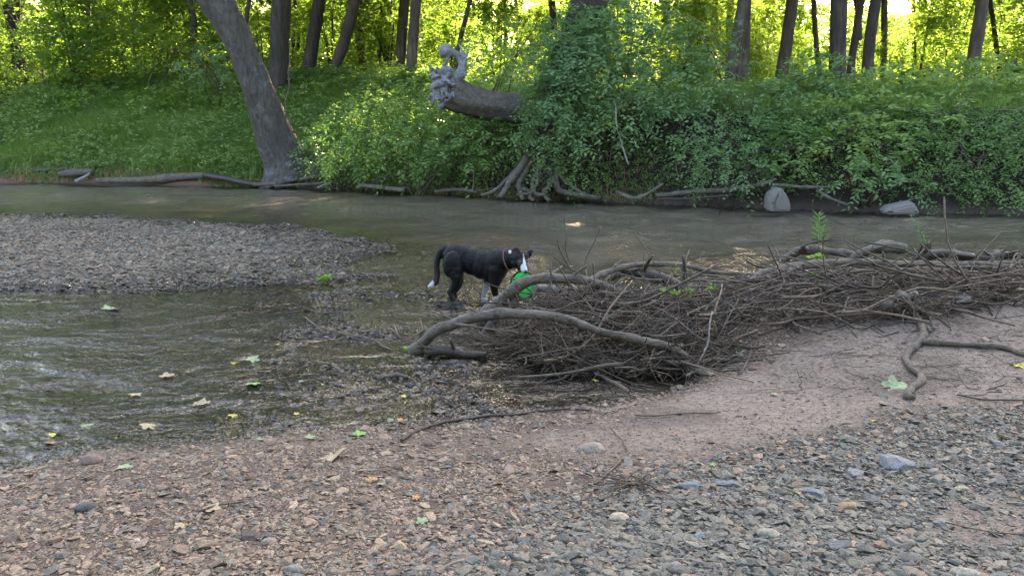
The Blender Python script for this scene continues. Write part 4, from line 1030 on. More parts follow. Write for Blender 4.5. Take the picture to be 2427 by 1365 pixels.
B = [
 ('long smooth branch arching from the shallows across the front of the pile', [(978, 846, 6.12), (1000, 812, 6.1), (1050, 776, 6.0), (1130, 752, 5.9), (1230, 742, 5.8), (1330, 756, 5.72), (1430, 786, 5.66), (1520, 808, 5.62), (1600, 826, 5.6), (1665, 872, 5.55)], [15, 15, 13.5, 12.5, 12, 11, 10.5, 9.5, 7, 4], 'wood_grey'),
 ('thick arching branch crossing in front of the green disc', [(1130, 775, 6.95), (1175, 726, 6.9), (1222, 684, 6.8), (1262, 664, 6.75), (1310, 659, 6.7), (1380, 663, 6.65), (1440, 682, 6.6), (1500, 706, 6.55), (1550, 735, 6.5), (1620, 757, 6.5), (1700, 748, 6.5), (1765, 733, 6.6)], [19, 18, 16, 13, 11.5, 11, 10, 9, 8, 7, 6, 5], 'wood_grey'),
 ('dark forked butt beneath the thick arching branch', [(1128, 812, 6.7), (1160, 775, 6.75), (1200, 742, 6.8), (1232, 700, 6.85)], [9, 12, 13, 10], 'wood_dark'),
 ('short fat wet log lying in the shallows at the branch foot', [(1012, 836, 6.0), (1050, 832, 5.98), (1100, 838, 5.95), (1150, 842, 5.9)], [11, 12, 11, 8], 'wood_dark'),
 ('slim branch bowing over the back of the pile', [(1372, 690, 7.0), (1404, 664, 7.1), (1455, 640, 7.2), (1514, 626, 7.3), (1603, 627, 7.4), (1688, 644, 7.4), (1781, 648, 7.4)], [9, 9, 7, 6, 5.5, 5, 4], 'wood_grey'),
 ('thick dark bough under the slim bowed branch', [(1440, 660, 7.3), (1480, 645, 7.35), (1530, 650, 7.3), (1582, 668, 7.2), (1637, 690, 7.1), (1715, 708, 7.0)], [8, 10, 13, 15, 13, 8], 'wood_dark'),
 ('pale log end lying behind the green disc', [(1268, 682, 7.3), (1305, 684, 7.3), (1350, 690, 7.2), (1385, 700, 7.1)], [9, 10, 10, 8], 'wood_pale'),
 ('straight grey log behind the leafy weeds in the pile', [(1495, 704, 7.5), (1540, 690, 7.5), (1585, 678, 7.5)], [9, 9, 8], 'wood_grey'),
 ('thin rod lying across the bowed branch', [(1465, 648, 7.0), (1520, 660, 6.95), (1600, 664, 6.95), (1720, 662, 7.0)], [3.5, 2.5], 'wood_grey'),
 ('longest trunk-like branch running right along the top of the debris', [(1742, 702, 6.9), (1778, 672, 7.0), (1806, 650, 7.1), (1886, 636, 7.25), (1992, 626, 7.4), (2119, 627, 7.5), (2230, 629, 7.6), (2331, 627, 7.7), (2480, 622, 7.8)], [7, 10, 11, 11, 11, 9.5, 9, 8, 8], 'wood_grey'),
 ('bent dark log on the water side of the debris ridge', [(1850, 618, 8.0), (1880, 600, 8.0), (1908, 591, 8.0), (1963, 595, 8.0), (2032, 610, 8.0)], [7, 10, 11, 10, 8], 'wood_grey'),
 ('stubby sawn log pointing up from the ridge', [(2005, 622, 7.8), (2040, 603, 7.8), (2069, 591, 7.8), (2102, 585, 7.8), (2146, 589, 7.8)], [8, 10, 12, 13, 11], 'wood_grey'),
 ('heavy branch sloping down from the right frame edge', [(2190, 688, 7.0), (2267, 664, 7.1), (2331, 642, 7.2), (2427, 632, 7.3), (2500, 628, 7.3)], [6, 9, 11, 11, 11], 'wood_grey'),
 ('bare pale branch resting on the sand at the right frame edge', [(2327, 706, 6.7), (2370, 688, 6.7), (2427, 664, 6.7), (2500, 640, 6.7)], [7, 9, 11, 12], 'wood_pale'),
 ('whitish half-buried log on the sand right of the root ball', [(2175, 712, 6.9), (2215, 696, 6.9), (2270, 692, 6.9), (2360, 687, 6.9)], [6, 9, 8, 6], 'wood_pale'),
 ('slender straight stick sloping up to the longest branch', [(1555, 762, 6.4), (1630, 742, 6.5), (1696, 722, 6.6), (1802, 680, 6.8), (1892, 634, 7.1)], [4.5, 4.5, 4.5, 4, 3], 'wood_grey'),
 ('crooked stick with a sharp elbow in the middle of the debris', [(1760, 736, 6.6), (1844, 725, 6.7), (1933, 722, 6.7), (1960, 706, 6.8), (1992, 690, 6.9), (2030, 678, 7.0)], [6, 5.5, 5, 4.5, 4, 3], 'wood_grey'),
 ('short pale stick lying under the crooked elbow stick', [(1800, 736, 6.45), (1835, 740, 6.45), (1872, 733, 6.45)], [5, 5], 'wood_pale'),
 ('curved twig dropping toward the sand below the slender stick', [(1846, 678, 6.7), (1806, 708, 6.6), (1785, 752, 6.4), (1722, 798, 6.15)], [4, 3, 3, 2], 'wood_grey'),
 ('level thin branch across the middle of the ridge', [(1900, 684, 7.1), (2000, 676, 7.1), (2090, 684, 7.0), (2204, 680, 7.0)], [4, 3.5], 'wood_grey'),
 ('upright broken snag on the right end of the ridge', [(2155, 618, 7.9), (2178, 604, 7.9), (2196, 592, 7.9), (2209, 574, 7.9)], [7, 7, 6, 3], 'wood_dark'),
 ('dark mossy log lying by the water behind the ridge', [(2195, 606, 8.5), (2250, 603, 8.5), (2303, 612, 8.5)], [9, 12, 9], 'wood_dark'),
 ('low wet log at the water edge by the right frame edge', [(2325, 612, 8.5), (2380, 607, 8.5), (2470, 608, 8.5)], [7, 9, 9], 'wood_dark'),
 ('fine twig slanting above the bent dark log', [(1895, 594, 7.8), (1915, 580, 7.8), (1945, 572, 7.8), (1978, 566, 7.8)], [3.5, 2], 'wood_dark'),
 ('white peeled stick standing in front of the dark hollow', [(1650, 908, 5.45), (1652, 870, 5.5), (1670, 830, 5.55), (1679, 805, 5.6), (1688, 737, 5.75)], [2.8, 1.8], 'wood_pale'),
 ('pale forked stick lying at the water edge below the pile', [(1405, 884, 5.5), (1463, 908, 5.4), (1527, 931, 5.3), (1575, 934, 5.25)], [3, 3], 'wood_pale'),
 ('dark wavy stick poking into the water below the pile', [(1168, 930, 5.3), (1252, 917, 5.35), (1322, 899, 5.4), (1345, 886, 5.5)], [3.5, 3], 'wood_dark'),
 ('thin curved rod between the two arching branches', [(1125, 822, 6.1), (1195, 804, 6.1), (1252, 768, 6.15), (1275, 740, 6.2)], [4, 3], 'wood_grey'),
 ('buried dark log at the base of the pile above the hollow', [(1330, 868, 5.7), (1400, 876, 5.65), (1470, 868, 5.7), (1560, 850, 5.75)], [12, 17, 17, 12], 'wood_dark'),
 ('brown broken stick leaning out of the sand edge', [(1730, 742, 6.3), (1755, 762, 6.2), (1772, 800, 6.05)], [6, 3], 'wood_grey'),
 ('long crooked rootlet lying on the pink mud', [(1955, 866, 5.4), (1968, 850, 5.45), (2014, 834, 5.55), (2064, 806, 5.75), (2119, 797, 5.8)], [2.2, 3, 3, 2.6, 2], 'wood_grey'),
 ('thin straight root running down from the root ball', [(2176, 708, 6.4), (2230, 752, 6.1), (2306, 814, 5.75), (2378, 880, 5.45)], [3.5, 2], 'wood_grey'),
]
for i, (lab, pts, rad, mt) in enumerate(B):
    if lab.split()[0] in ('heavy', 'bare', 'whitish', 'slender', 'crooked', 'level', 'slim', 'thick', 'straight') and 'crossing' not in lab: pts = [(x, y, Y - .22) for x, y, Y in pts]
    branch('driftwood_branch', lab, pts, rad, mt, group=GD, seed=i)
# sticks that lie on the ground: traced on the terrain
def gstick(name, label, pts, rad, mat, seed, group=None, off=.012, cat='stick'):
    pp = [on_ground(x, y, off) for x, y in pts]; Ym = np.mean([p[1] for p in pp])
    q, r = smooth_path(pp, np.array(rad if len(rad) == len(pp) else np.linspace(rad[0], rad[-1], len(pp))) * Ym / F)
    V, Fs = tubes(q[None], r[None], 9); V = gnarl(V, .008, .09, seed)
    o = link(name, np_mesh(name, rebase(V, pp[0]), Fs, M[mat], None, True), loc=tuple(pp[0])); tag(o, label, cat, group); return o
GS = 'sticks lying on the ground'
gstick('stick', 'long thin dry stick at the edge of the wet gravel below the pile', [(952, 1045), (985, 1020), (1060, 998), (1140, 988), (1230, 980), (1340, 968), (1400, 972)], [4, 4, 3.5, 3.5, 3, 2.5, 2], 'wood_dark', 1, GS)
gstick('stick', 'forked twig lying in the shallows left of the dog side branch', [(722, 752), (760, 776), (830, 794), (880, 804), (924, 828)], [2.4, 2], 'twig', 2, GS, .03)
gstick('stick', 'short bent twig in the water just behind the forked one', [(735, 735), (770, 742), (812, 738)], [2, 1.5], 'twig', 3, GS, .03)
gstick('stick', 'curled bare twig in the water left of the first arch', [(934, 770), (948, 798), (975, 796), (1000, 782), (996, 760)], [2, 1.4], 'twig', 4, GS, .03)
gstick('stick', 'thin twig on the mud above the tan cobble', [(1505, 985), (1560, 985), (1620, 978), (1700, 978)], [2.2, 1.6], 'twig', 5, GS)
gstick('stick', 'thin curved twig rising from the dry root tuft', [(1408, 1147), (1450, 1110), (1487, 1070), (1470, 1040), (1448, 1018)], [3, 2], 'twig', 6, GS)
gstick('stick', 'faint twig lying across the lower right mud patch', [(2240, 1238), (2300, 1250), (2370, 1262), (2420, 1265)], [2, 1.5], 'twig', 7, GS)
gstick('stick', 'dark twig on the sand at the right frame edge under the mint leaf', [(2270, 935), (2330, 945), (2427, 948)], [2.2, 2], 'wood_dark', 8, GS)
gstick('stick', 'black waterlogged piece of wood floating in the shallows', [(915, 893), (940, 889), (968, 893)], [5, 9, 4], 'wood_dark', 9, GS, .02)
gstick('stick', 'grey stick crossing the gravel beside the curled brown leaf', [(470, 1212), (520, 1196), (580, 1190)], [3, 2], 'twig', 10, GS)
# far-shore driftwood
GF = 'driftwood along the far waterline'
FD = [
 ('long straight dark log at the far left waterline', [(-60, 412, 22.2), (60, 408, 22.2), (160, 402, 22.2), (270, 398, 22.4)], [7, 8, 7, 3], 'wood_dark'),
 ('split log end tilted over the red mud on the far shore', [(140, 413, 21.6), (175, 410, 21.6), (222, 405, 21.7)], [5, 10, 6], 'wood_grey'),
 ('short pale stick propped below the split log end', [(178, 432, 21.3), (200, 420, 21.4), (213, 411, 21.5)], [4, 3], 'wood_pale'),
 ('long grey log half in the water left of the leaning trunk', [(228, 428, 21.2), (320, 428, 21.1), (400, 422, 21.1), (490, 416, 21.1)], [6, 8, 9, 8], 'wood_grey'),
 ('dark split plank at the foot of the leaning trunk', [(485, 415, 21.0), (540, 424, 20.8), (590, 436, 20.6), (640, 437, 20.4)], [6, 7, 6, 4], 'wood_dark'),
 ('pale bent rail lying in front of the leaning trunk', [(600, 438, 20.4), (680, 434, 20.3), (740, 420, 20.2), (798, 416, 20.2)], [4, 5, 5, 3], 'wood_grey'),
 ('second thin rail under the bent one in front of the leaning trunk', [(650, 441, 20.0), (740, 436, 20), (820, 430, 20)], [3, 3], 'wood_grey'),
 ('short pale stick right of the leaning trunk at the water', [(752, 446, 19.6), (772, 438, 19.6), (792, 430, 19.7)], [3, 3.5], 'wood_pale'),
 ('bleached stick at the water under the low dark shrub', [(850, 440, 19.4), (890, 443, 19.2), (960, 452, 19.0)], [4, 5, 5], 'wood_pale'),
 ('pale pole leaning up into the low dark shrub', [(880, 430, 19.2), (930, 418, 19.3), (1005, 405, 19.5)], [3, 3], 'wood_grey'),
 ('low grey stick left of the bare roots at the water', [(1030, 455, 18.2), (1080, 450, 18.1), (1130, 456, 18.0)], [4, 4], 'wood_grey'),
 ('tiny upright peg in the grass left of the bare roots', [(1120, 455, 17.8), (1122, 430, 17.9), (1124, 395, 18.0)], [1.8, 1.2], 'wood_grey'),
 ('curved root-like branch in the dark hollow by the water', [(1462, 455, 16.4), (1500, 470, 16.2), (1530, 462, 16.2), (1572, 436, 16.4)], [4, 5, 4, 3], 'wood_grey'),
 ('long pole reaching from the hollow to the pointed boulder', [(1555, 464, 15.9), (1650, 455, 15.8), (1740, 448, 15.6), (1800, 438, 15.5), (1840, 424, 15.5)], [5, 6, 6, 5, 3], 'wood_grey'),
 ('thin branch just under the long pole', [(1560, 472, 15.7), (1640, 470, 15.6), (1740, 462, 15.5)], [2.5, 2.5], 'wood_dark'),
 ('level branch running right from the pointed boulder', [(1830, 438, 15.2), (1900, 442, 15.2), (1970, 444, 15.2)], [4, 3], 'wood_grey'),
 ('branch slanting into the water right of the pointed boulder', [(1935, 450, 15.1), (1965, 468, 15.0), (2010, 486, 14.9)], [4, 3], 'wood_grey'),
]
for i, (lab, pts, rad, mt) in enumerate(FD): branch('driftwood_log', lab, pts, rad, mt, group=GF, seed=50 + i, gn=.006)
branch('hanging_vine', 'single pale bare vine hanging in front of the dark hollow', [(1456, 235, 16.4), (1462, 290, 16.3), (1472, 345, 16.3), (1490, 392, 16.2)], [1.8, 1.4], 'wood_pale', S=6, cat='vine', knots=False)
branch('hanging_vine', 'thin green vine hanging right of the leaning trunk', [(682, 120, 20.5), (684, 200, 20.5), (680, 260, 20.5), (700, 345, 20.4)], [1.3, 1.3], 'twig', S=6, cat='vine', knots=False)
# upright twigs behind pile
GT = 'bare twigs standing up behind the pile'
branch('twig', 'tallest bare twig standing up behind the pile', [(1375, 662, 7.1), (1356, 630, 7.1), (1343, 590, 7.1), (1340, 508, 7.1)], [2.4, 1.4], 'twig', S=6, group=GT, cat='twig')
branch('twig', 'second bare twig leaning left behind the pile', [(1358, 665, 7.1), (1345, 630, 7.1), (1330, 590, 7.1), (1319, 558, 7.1)], [2.4, 1.4], 'twig', S=6, group=GT, cat='twig')
branch('twig', 'short detached reddish twig slanting over the brown water', [(1385, 640, 7.2), (1400, 590, 7.2), (1424, 538, 7.2)], [1.0, 1.4], 'twig', S=6, group=GT, cat='twig')

# ------------------------------------------------------------------ twig tangle of the pile (too many to count)
rs = np.random.RandomState(111)
def tangle(n, fpos, rlo, rhi, llo, lhi, flat=.35, down=0, bias=(1, .4, 0)):
    P = []
    for i in range(n):
        c = fpos(rs); d = np.array([rs.normal(0, bias[0]), rs.normal(0, bias[1]), rs.normal(down, flat)]); d /= np.linalg.norm(d) + 1e-9
        L = rs.uniform(llo, lhi); q = [c - d * L / 2]; d2 = d.copy()
        for k in range(4): q.append(q[-1] + d2 * L / 4); d2 = d2 + rs.normal(0, .34, 3)
        P.append(smooth_path(q, [1] * 5, 9)[0])
    P = np.stack(P)
    g = height(P[..., 0].ravel(), P[..., 1].ravel()).reshape(P.shape[:2]); P[..., 2] = np.maximum(P[..., 2], np.maximum(g, 0) + .004)
    Rr = np.exp(rs.uniform(np.log(rlo), np.log(rhi), (n, 1))) * np.linspace(1, .45, 9)[None]
    return tubes(P, Rr, 5)
def pile_pos(rs):
    while True:
        hollow = rs.rand() < .9; x = rs.uniform(-.1, 1.62); y = rs.uniform(5.3, 7.1)
        # ridge profile
        e = ((x - .88) / .95) ** 2 + ((y - 6.3) / .92) ** 2
        if e < 1:
            hgt = .34 * (1 - e) ** .5 * (.8 + .4 * vn(x, y, .3, 8)) * sstep(5.2, 6.5, y)**.6 * (1 - .45 * sstep(6.5, 7.1, y)) + .04
            p = np.array([x, y, rs.rand() ** .6 * hgt + .01]); qx, qy = proj(p)
            if hollow and qx > 1370 and qy > 868: continue
            return p
parts = [tangle(2700, pile_pos, .0012, .0042, .08, .45, .5, bias=(1, .7)), tangle(650, pile_pos, .0035, .008, .2, .55, .26, bias=(1, .6)), tangle(80, pile_pos, .008, .017, .3, .8, .16)]
V, Fs = merge(parts)
tw = link('twig_tangle', np_mesh('twig_tangle', V, Fs, M['twig'], None, True)); tag(tw, 'dense tangle of dead twigs forming the body of the driftwood pile', 'twigs', kind='stuff')
def top_pos(rs):
    x = rs.uniform(.42, 1.65); y = rs.uniform(5.45, 6.9); e = ((x - .88) / .95) ** 2 + ((y - 6.3) / .92) ** 2
    e = min(e, .98); return np.array([x, y, .34 * (1 - e) ** .5 * (1 - .45 * float(sstep(6.5, 7.1, y))) * float(sstep(5.2, 6.5, y)) ** .6 + .05])
V, Fs = merge([tangle(95, top_pos, .004, .011, .25, .75, .13), tangle(18, top_pos, .011, .018, .35, .75, .06)])
tw = link('loose_sticks', np_mesh('loose_sticks', V, Fs, M['wood_grey'], None, True)); tag(tw, 'paler stripped sticks lying over the top of the twig tangle', 'sticks', kind='stuff')
def strip_pos(rs):
    px = rs.uniform(1640, 2500); py = rs.uniform(0, 1) ** 1.1 * np.interp(px, [1640, 1900, 2150, 2500], [115, 120, 110, 50]) + 652
    p = on_ground(px, py); p[2] += rs.rand() ** 2 * .09; return p
V, Fs = merge([tangle(1500, strip_pos, .0012, .0045, .06, .38, .3, bias=(1, .8)), tangle(150, strip_pos, .007, .015, .3, .9, .05)])
tw = link('twig_tangle', np_mesh('twig_litter', V, Fs, M['twig'], None, True)); tag(tw, 'flood litter of twigs and bark along the crest of the sandbar', 'twigs', kind='stuff')
def wet_pos(rs):
    p = on_ground(rs.uniform(1100, 1330), rs.uniform(800, 860)); p[2] = .02 + rs.rand() * .05; return p
V, Fs = tangle(130, wet_pos, .002, .006, .1, .4, .15)
tw = link('twig_tangle', np_mesh('twig_wet', V, Fs, M['twig'], None, True)); tag(tw, 'loose wet twigs trailing in the water at the left end of the pile', 'twigs', kind='stuff')
V, Fs = merge([tangle(60, strip_pos, .006, .016, .35, 1.3, .04)])
tw = link('loose_sticks', np_mesh('loose_sticks', V, Fs, M['wood_grey'], None, True)); tag(tw, 'grey stripped sticks lying along the sandbar crest', 'sticks', kind='stuff')
def mudtwig_pos(rs):
    p = on_ground(rs.uniform(1560, 2500), rs.uniform(750, 960) - 30); p[2] += .004; return p
V, Fs = tangle(170, mudtwig_pos, .0012, .004, .05, .35, .02)
tw = link('twig_tangle', np_mesh('twig_scatter', V, Fs, M['twig'], None, True)); tag(tw, 'scattered small twigs lying on the bare mud', 'twigs', kind='stuff')
# dead leaves and bark scraps caught in the debris, plus beach litter
def scraps(n, fpos, lo, hi, seed, label, pal):
    rs2 = np.random.RandomState(seed); P = np.array([fpos(rs2) for _ in range(n)]); D = rs2.normal(size=(n, 3)) * np.array([1, 1, .25]); Nn = rs2.normal(0, .4, (n, 3)) + np.array([0, 0, 1.0]); L = rs2.uniform(lo, hi, n)
    V, Fc = leaves(P, D, Nn, L, L * rs2.uniform(.3, .8, n)); c = np.repeat(pick(np.array(pal), n, rs2), 5, 0)
    o = link('leaf_litter', np_mesh('leaf_litter', V, [Fc], M['stone'], {'col': ('POINT', c), 'wet': ('POINT', np.zeros(len(V)))}, False)); tag(o, label, 'litter', kind='stuff')
BR = [[.16, .11, .08], [.22, .16, .12], [.12, .085, .065], [.28, .22, .17], [.2, .13, .1]]
scraps(900, lambda r: strip_pos(r), .02, .06, 1, 'brown bark flakes and dead leaves along the sandbar crest', BR)
scraps(500, lambda r: pile_pos(r), .02, .06, 2, 'dead leaves and bark flakes caught in the driftwood pile', BR)
def beach_pos(r):
    p = on_ground(r.uniform(0, 2427), r.uniform(960, 1360), .004); return p
scraps(1500, beach_pos, .006, .026, 3, 'tiny brown leaf scraps scattered over the beach', BR + [[.4, .34, .24]])

def mud_pos(r):
    return on_ground(r.uniform(1250, 2500), r.uniform(800, 1080), .003)
scraps(1600, mud_pos, .005, .02, 4, 'small dark clods and bark crumbs on the bare mud', [[.09, .065, .05], [.13, .10, .08], [.07, .05, .045], [.2, .16, .13]])
def leaflitter_pos(r):
    return on_ground(r.uniform(150, 1200), r.uniform(840, 1050), .01)
scraps(260, leaflitter_pos, .02, .05, 5, 'sodden brown and yellowish leaf scraps in the shallows', [[.20, .15, .08], [.30, .27, .10], [.14, .10, .06], [.28, .22, .15]])
# root ball
RY = 6.45; b = on_ground(2140, 745); T = thing('root_ball', 'upturned root ball with long crooked roots on the sand at the right', 'root', b)
RY = b[1]; s = RY / F
bl = []
for i in range(26):
    x = rs.uniform(2105, 2168); y = rs.uniform(700, 750); p = Q(x, y, RY + rs.uniform(-.06, .1)); q = rs.uniform(10, 19) * s; bl.append((*p, q, q, q * .9))
fuse('clod', bl, .012, M['wood_dark'], 1, None, T, tuple(b))
P = []
for i in range(150):
    a = rs.uniform(math.pi * .55, math.pi * 2.2); st = Q(2136 + rs.normal(0, 18), 722 + rs.normal(0, 12), RY + rs.normal(0, .05)); d = np.array([math.cos(a), rs.normal(-.2, .4), -abs(math.sin(a)) * .6]); L = rs.uniform(.08, .32); q = [st]
    for k in range(4): q.append(q[-1] + d * L / 4); d = d + rs.normal(0, .3, 3)
    P.append(smooth_path(q, [1] * 5, 9)[0])
P = np.stack(P); g = height(P[..., 0].ravel(), P[..., 1].ravel()).reshape(P.shape[:2]); P[..., 2] = np.maximum(P[..., 2], g + .003)
V, Fs = tubes(P, rs.uniform(.0015, .005, (150, 1)) * np.linspace(1, .3, 9)[None], 5); link('rootlet', np_mesh('rootlet', rebase(V, b), Fs, M['twig'], None, True), T)
for i, (pts, rad) in enumerate([([(2168, 745), (2187, 775), (2183, 806), (2150, 838), (2157, 868), (2183, 898), (2148, 932), (2160, 944)], [7, 8, 9, 8, 7, 8, 8, 4]),
                   ([(2183, 810), (2230, 812), (2289, 816), (2373, 822), (2427, 838), (2480, 848)], [9, 8, 6, 6, 6, 5]),
                   ([(2160, 735), (2185, 760), (2208, 790)], [4, 3]), ([(2170, 730), (2200, 752), (2215, 780)], [3, 2])]):
    pp = [on_ground(x, y, .02) for x, y in pts]; q, r = smooth_path(pp, np.interp(np.arange(len(pp)), np.linspace(0, len(pp) - 1, len(rad)), rad) * 5.9 / F)
    V, Fs = tubes(q[None], r[None], 10); V = gnarl(V, .014, .07, i); link('root', np_mesh('root', rebase(V, b), Fs, M['wood_grey'], None, True), T)
# dry root tuft on the shale
b = on_ground(1495, 1150); P = []
for i in range(46):
    a = rs.uniform(0, 6.28); st = b + np.array([rs.normal(0, .03), rs.normal(0, .02), .015]); d = np.array([math.cos(a) * 1.2, math.sin(a) * .7, rs.uniform(0, .35)]); L = rs.uniform(.06, .2); q = [st]
    for k in range(4): q.append(q[-1] + d * L / 4); d = d + rs.normal(0, .3, 3); d[2] -= .15
    P.append(smooth_path(q, [1] * 5, 9)[0])
P = np.stack(P); g = height(P[..., 0].ravel(), P[..., 1].ravel()).reshape(P.shape[:2]); P[..., 2] = np.maximum(P[..., 2], g + .008)
V, Fs = tubes(P, rs.uniform(.0012, .004, (46, 1)) * np.linspace(1, .3, 9)[None], 5)
o = link('root_tuft', np_mesh('root_tuft', rebase(V, b), Fs, M['twig'], None, True), loc=tuple(b)); tag(o, 'dry brown tuft of fine roots lying on the grey shale', 'roots')

# ------------------------------------------------------------------ SMALL PLANTS
def leafy_plant(label, px, py, Y, hpx, wpx, n, leafL, mat, seed, ratio=.5, name='weed', up=1.0, nstem=5, group='green weeds sprouting from the debris', ground=True):
    Y = Y - (.3 if Y < 8 and px > 1400 else 0); rs = np.random.RandomState(seed); s = Y / F; top = Q(px, py - hpx, Y); b = Q(px, py, Y); t = thing(name, label, 'plant', b, 0, group)
    P = []; LP = []; LD = []
    for i in range(nstem):
        e = b + np.array([rs.normal(0, wpx * .4 * s), rs.normal(0, .04), hpx * s * rs.uniform(.55, 1.0)]); m = (b + e) / 2 + np.array([rs.normal(0, .01), 0, .02]); q = smooth_path([b, m, e], [1, 1, 1], 12)[0]; P.append(q)
        for j in range(n):
            k = rs.randint(3, 12); LP.append(q[k]); a = rs.rand() * 6.28; LD.append([math.cos(a), math.sin(a) * .8, rs.uniform(-.1, .6) * up])
    LP = np.array(LP); L = leafL * rs.uniform(.6, 1.2, len(LP)); Nn = np.array([0, -.3, 1.0]) + rs.normal(0, .4, LP.shape)
    V, Fc = leaves(LP, np.array(LD, float), Nn, L, L * ratio)
    link('leaf', np_mesh('leaf', rebase(V, b), [Fc], M[mat], {'rnd': ('FACE', np.repeat(rs.rand(len(LP)), 4))}, False), t)
    V, Fs = tubes(np.stack(P), np.linspace(.0035, .0012, 12)[None].repeat(nstem, 0), 5); link('stem', np_mesh('stem', rebase(V, b), Fs, M['weed'], {'rnd': ('FACE', np.full(sum(len(f) for f in Fs), .2))}, True), t)
leafy_plant('bright broad-leaved weed in a pocket of the pile', 1592, 722, 6.8, 42, 44, 7, .085, 'weed', 1, .8)
leafy_plant('small bright weed just right of the broad-leaved one', 1700, 700, 6.9, 26, 40, 5, .06, 'weed', 2, .6)
leafy_plant('fine weed under the thick dark bough', 1635, 730, 6.7, 26, 44, 6, .04, 'grass', 3, .3)
leafy_plant('weed peeping over the bent dark log', 1935, 622, 7.7, 16, 30, 5, .06, 'weed', 4, .6)
leafy_plant('little shoot beside the longest branch', 1925, 668, 7.0, 24, 16, 4, .045, 'weed', 5, .4)
leafy_plant('tuft of grassy weeds near the right frame edge', 2370, 680, 6.9, 34, 90, 8, .09, 'weed', 6, .22, nstem=8)
leafy_plant('tiny yellow-green sprig on the ridge', 2180, 665, 7.0, 14, 14, 4, .035, 'weed', 7, .6)
leafy_plant('low sprouts scattered under the level thin branch', 2010, 668, 7.0, 14, 90, 5, .03, 'weed', 8, .5)
leafy_plant('single thin shoot standing before the bowed branch', 1602, 652, 7.2, 36, 6, 6, .04, 'weed', 9, .25, nstem=1)
leafy_plant('small bright green plant on the wet edge of the gravel bar', 768, 674, 8.7, 22, 22, 8, .07, 'weed', 10, .5)
leafy_plant('bright green sprig at the foot of the first arching branch', 966, 838, 6.15, 18, 10, 5, .035, 'weed', 11, .6, nstem=3)
leafy_plant('bright weed spilling over the crooked elbow stick', 1880, 706, 6.9, 22, 30, 6, .06, 'weed', 12, .5)
leafy_plant('fresh green weed behind the heavy sloping branch', 2290, 660, 7.2, 24, 50, 6, .06, 'weed', 13, .4)
leafy_plant('green weed on the slope of the ridge above the slender stick', 1760, 705, 6.9, 24, 34, 6, .06, 'weed', 14, .6)
# tall lance-leaved weed
def lance_plant(label, px, py, Y, hpx, seed, tiers, spread, curve=0):
    rs = np.random.RandomState(seed); s = Y / F; b = Q(px, py, Y); t = thing('lance_leaved_weed', label, 'plant', b, 0, 'tall weeds against the water')
    e = Q(px + curve, py - hpx, Y); q, r = smooth_path([b, (b + e) / 2 + np.array([.01, 0, 0]), e], [.005, .004, .002], 16); V, Fs = tubes(q[None], r[None], 6)
    link('stem', np_mesh('stem', rebase(V, b), Fs, M['shrub'], {'rnd': ('FACE', np.full(sum(len(f) for f in Fs), .8))}, True), t)
    LP = []; LD = []; L = []
    for i in range(tiers):
        f = .2 + .8 * i / (tiers - 1); p = q[int(f * 15)]
        for k in range(5):
            a = k * 1.257 + i; LP.append(p); LD.append([math.cos(a), math.sin(a), .5 + .5 * f]); L.append(spread * s * (1.1 - .5 * f) * rs.uniform(.8, 1.1))
    LP = np.array(LP); L = np.array(L); V, Fc = leaves(LP, np.array(LD), np.array([0, -.2, 1.0]) + rs.normal(0, .15, LP.shape), L, L * .2)
    link('leaf', np_mesh('leaf', rebase(V, b), [Fc], M['shrub'], {'rnd': ('FACE', np.repeat(rs.uniform(.5, 1, len(LP)), 4))}, False), t)
lance_plant('tall lance-leaved green weed rising above the bent log', 1940, 590, 7.9, 76, 1, 7, 40)
lance_plant('spindly curved weed standing over the upright snag', 2200, 590, 7.9, 76, 2, 6, 20, -40)

# ------------------------------------------------------------------ FALLEN LEAVES
def lobed_leaf(seed):
    rs = np.random.RandomState(seed); n = 40; a = np.linspace(-math.pi * .94, math.pi * .94, n)
    r = .55 + .35 * np.abs(np.cos(a * 2.5)) ** 1.3 + .04 * np.sin(a * 17) + rs.normal(0, .015, n); r *= 1 - .25 * np.abs(a) / math.pi
    ring = np.stack([r * np.cos(a), r * np.sin(a) * .95, np.zeros(n)], 1); mid = ring * .5
    V = np.concatenate([[[-.25, 0, 0]], mid, ring, ]); x, y = V[:, 0], V[:, 1]; c = rs.uniform(.2, .6) * rs.choice([-1, 1])
    V[:, 2] = c * (y ** 2) + c * .5 * np.sin(x * 2.5 + seed) * .3 + .04 * np.sin(x * 7 + y * 6)
    F3 = [[0, 1 + i, 2 + i] for i in range(n - 1)]; F4 = [[1 + i, 1 + n + i, 2 + n + i, 2 + i] for i in range(n - 1)]
    st, r2 = smooth_path([[-.25, 0, .0], [-.5, .03, .03], [-.85, .0, .08]], [.015, .012, .012], 8); V2, Fs2 = tubes(st[None], r2[None], 5)
    return merge([(V, [np.array(F3), np.array(F4)]), (V2, Fs2)])
def leafmat(name, c, t=.2):
    m, n, b = new_mat(name); g = N_(n, 'ShaderNodeTexCoord'); a = noise(n, 5, 4, .6, g.outputs['Object']); r = ramp(n, [(.3, tuple(x * .7 for x in c)), (.7, tuple(min(1, x * 1.2) for x in c))])
    n.links.new(a.outputs[0], r.inputs[0]); n.links.new(r.outputs[0], b.inputs['Base Color']); b.inputs['Roughness'].default_value = .55; bump(n, a.outputs[0], .5, .02, b); return m
LM = {'yellow': leafmat('yellow_leaf', (.55, .48, .07)), 'green': leafmat('green_leaf', (.22, .38, .10)), 'mint': leafmat('pale_green_leaf', (.28, .33, .18)), 'tan': leafmat('tan_leaf', (.42, .32, .20)),
      'orange': leafmat('orange_leaf', (.50, .26, .10)), 'brown': leafmat('brown_leaf', (.17, .12, .085))}
LMESH = [np_mesh('fallen_leaf', *lobed_leaf(i), None, None, True) for i in range(6)]
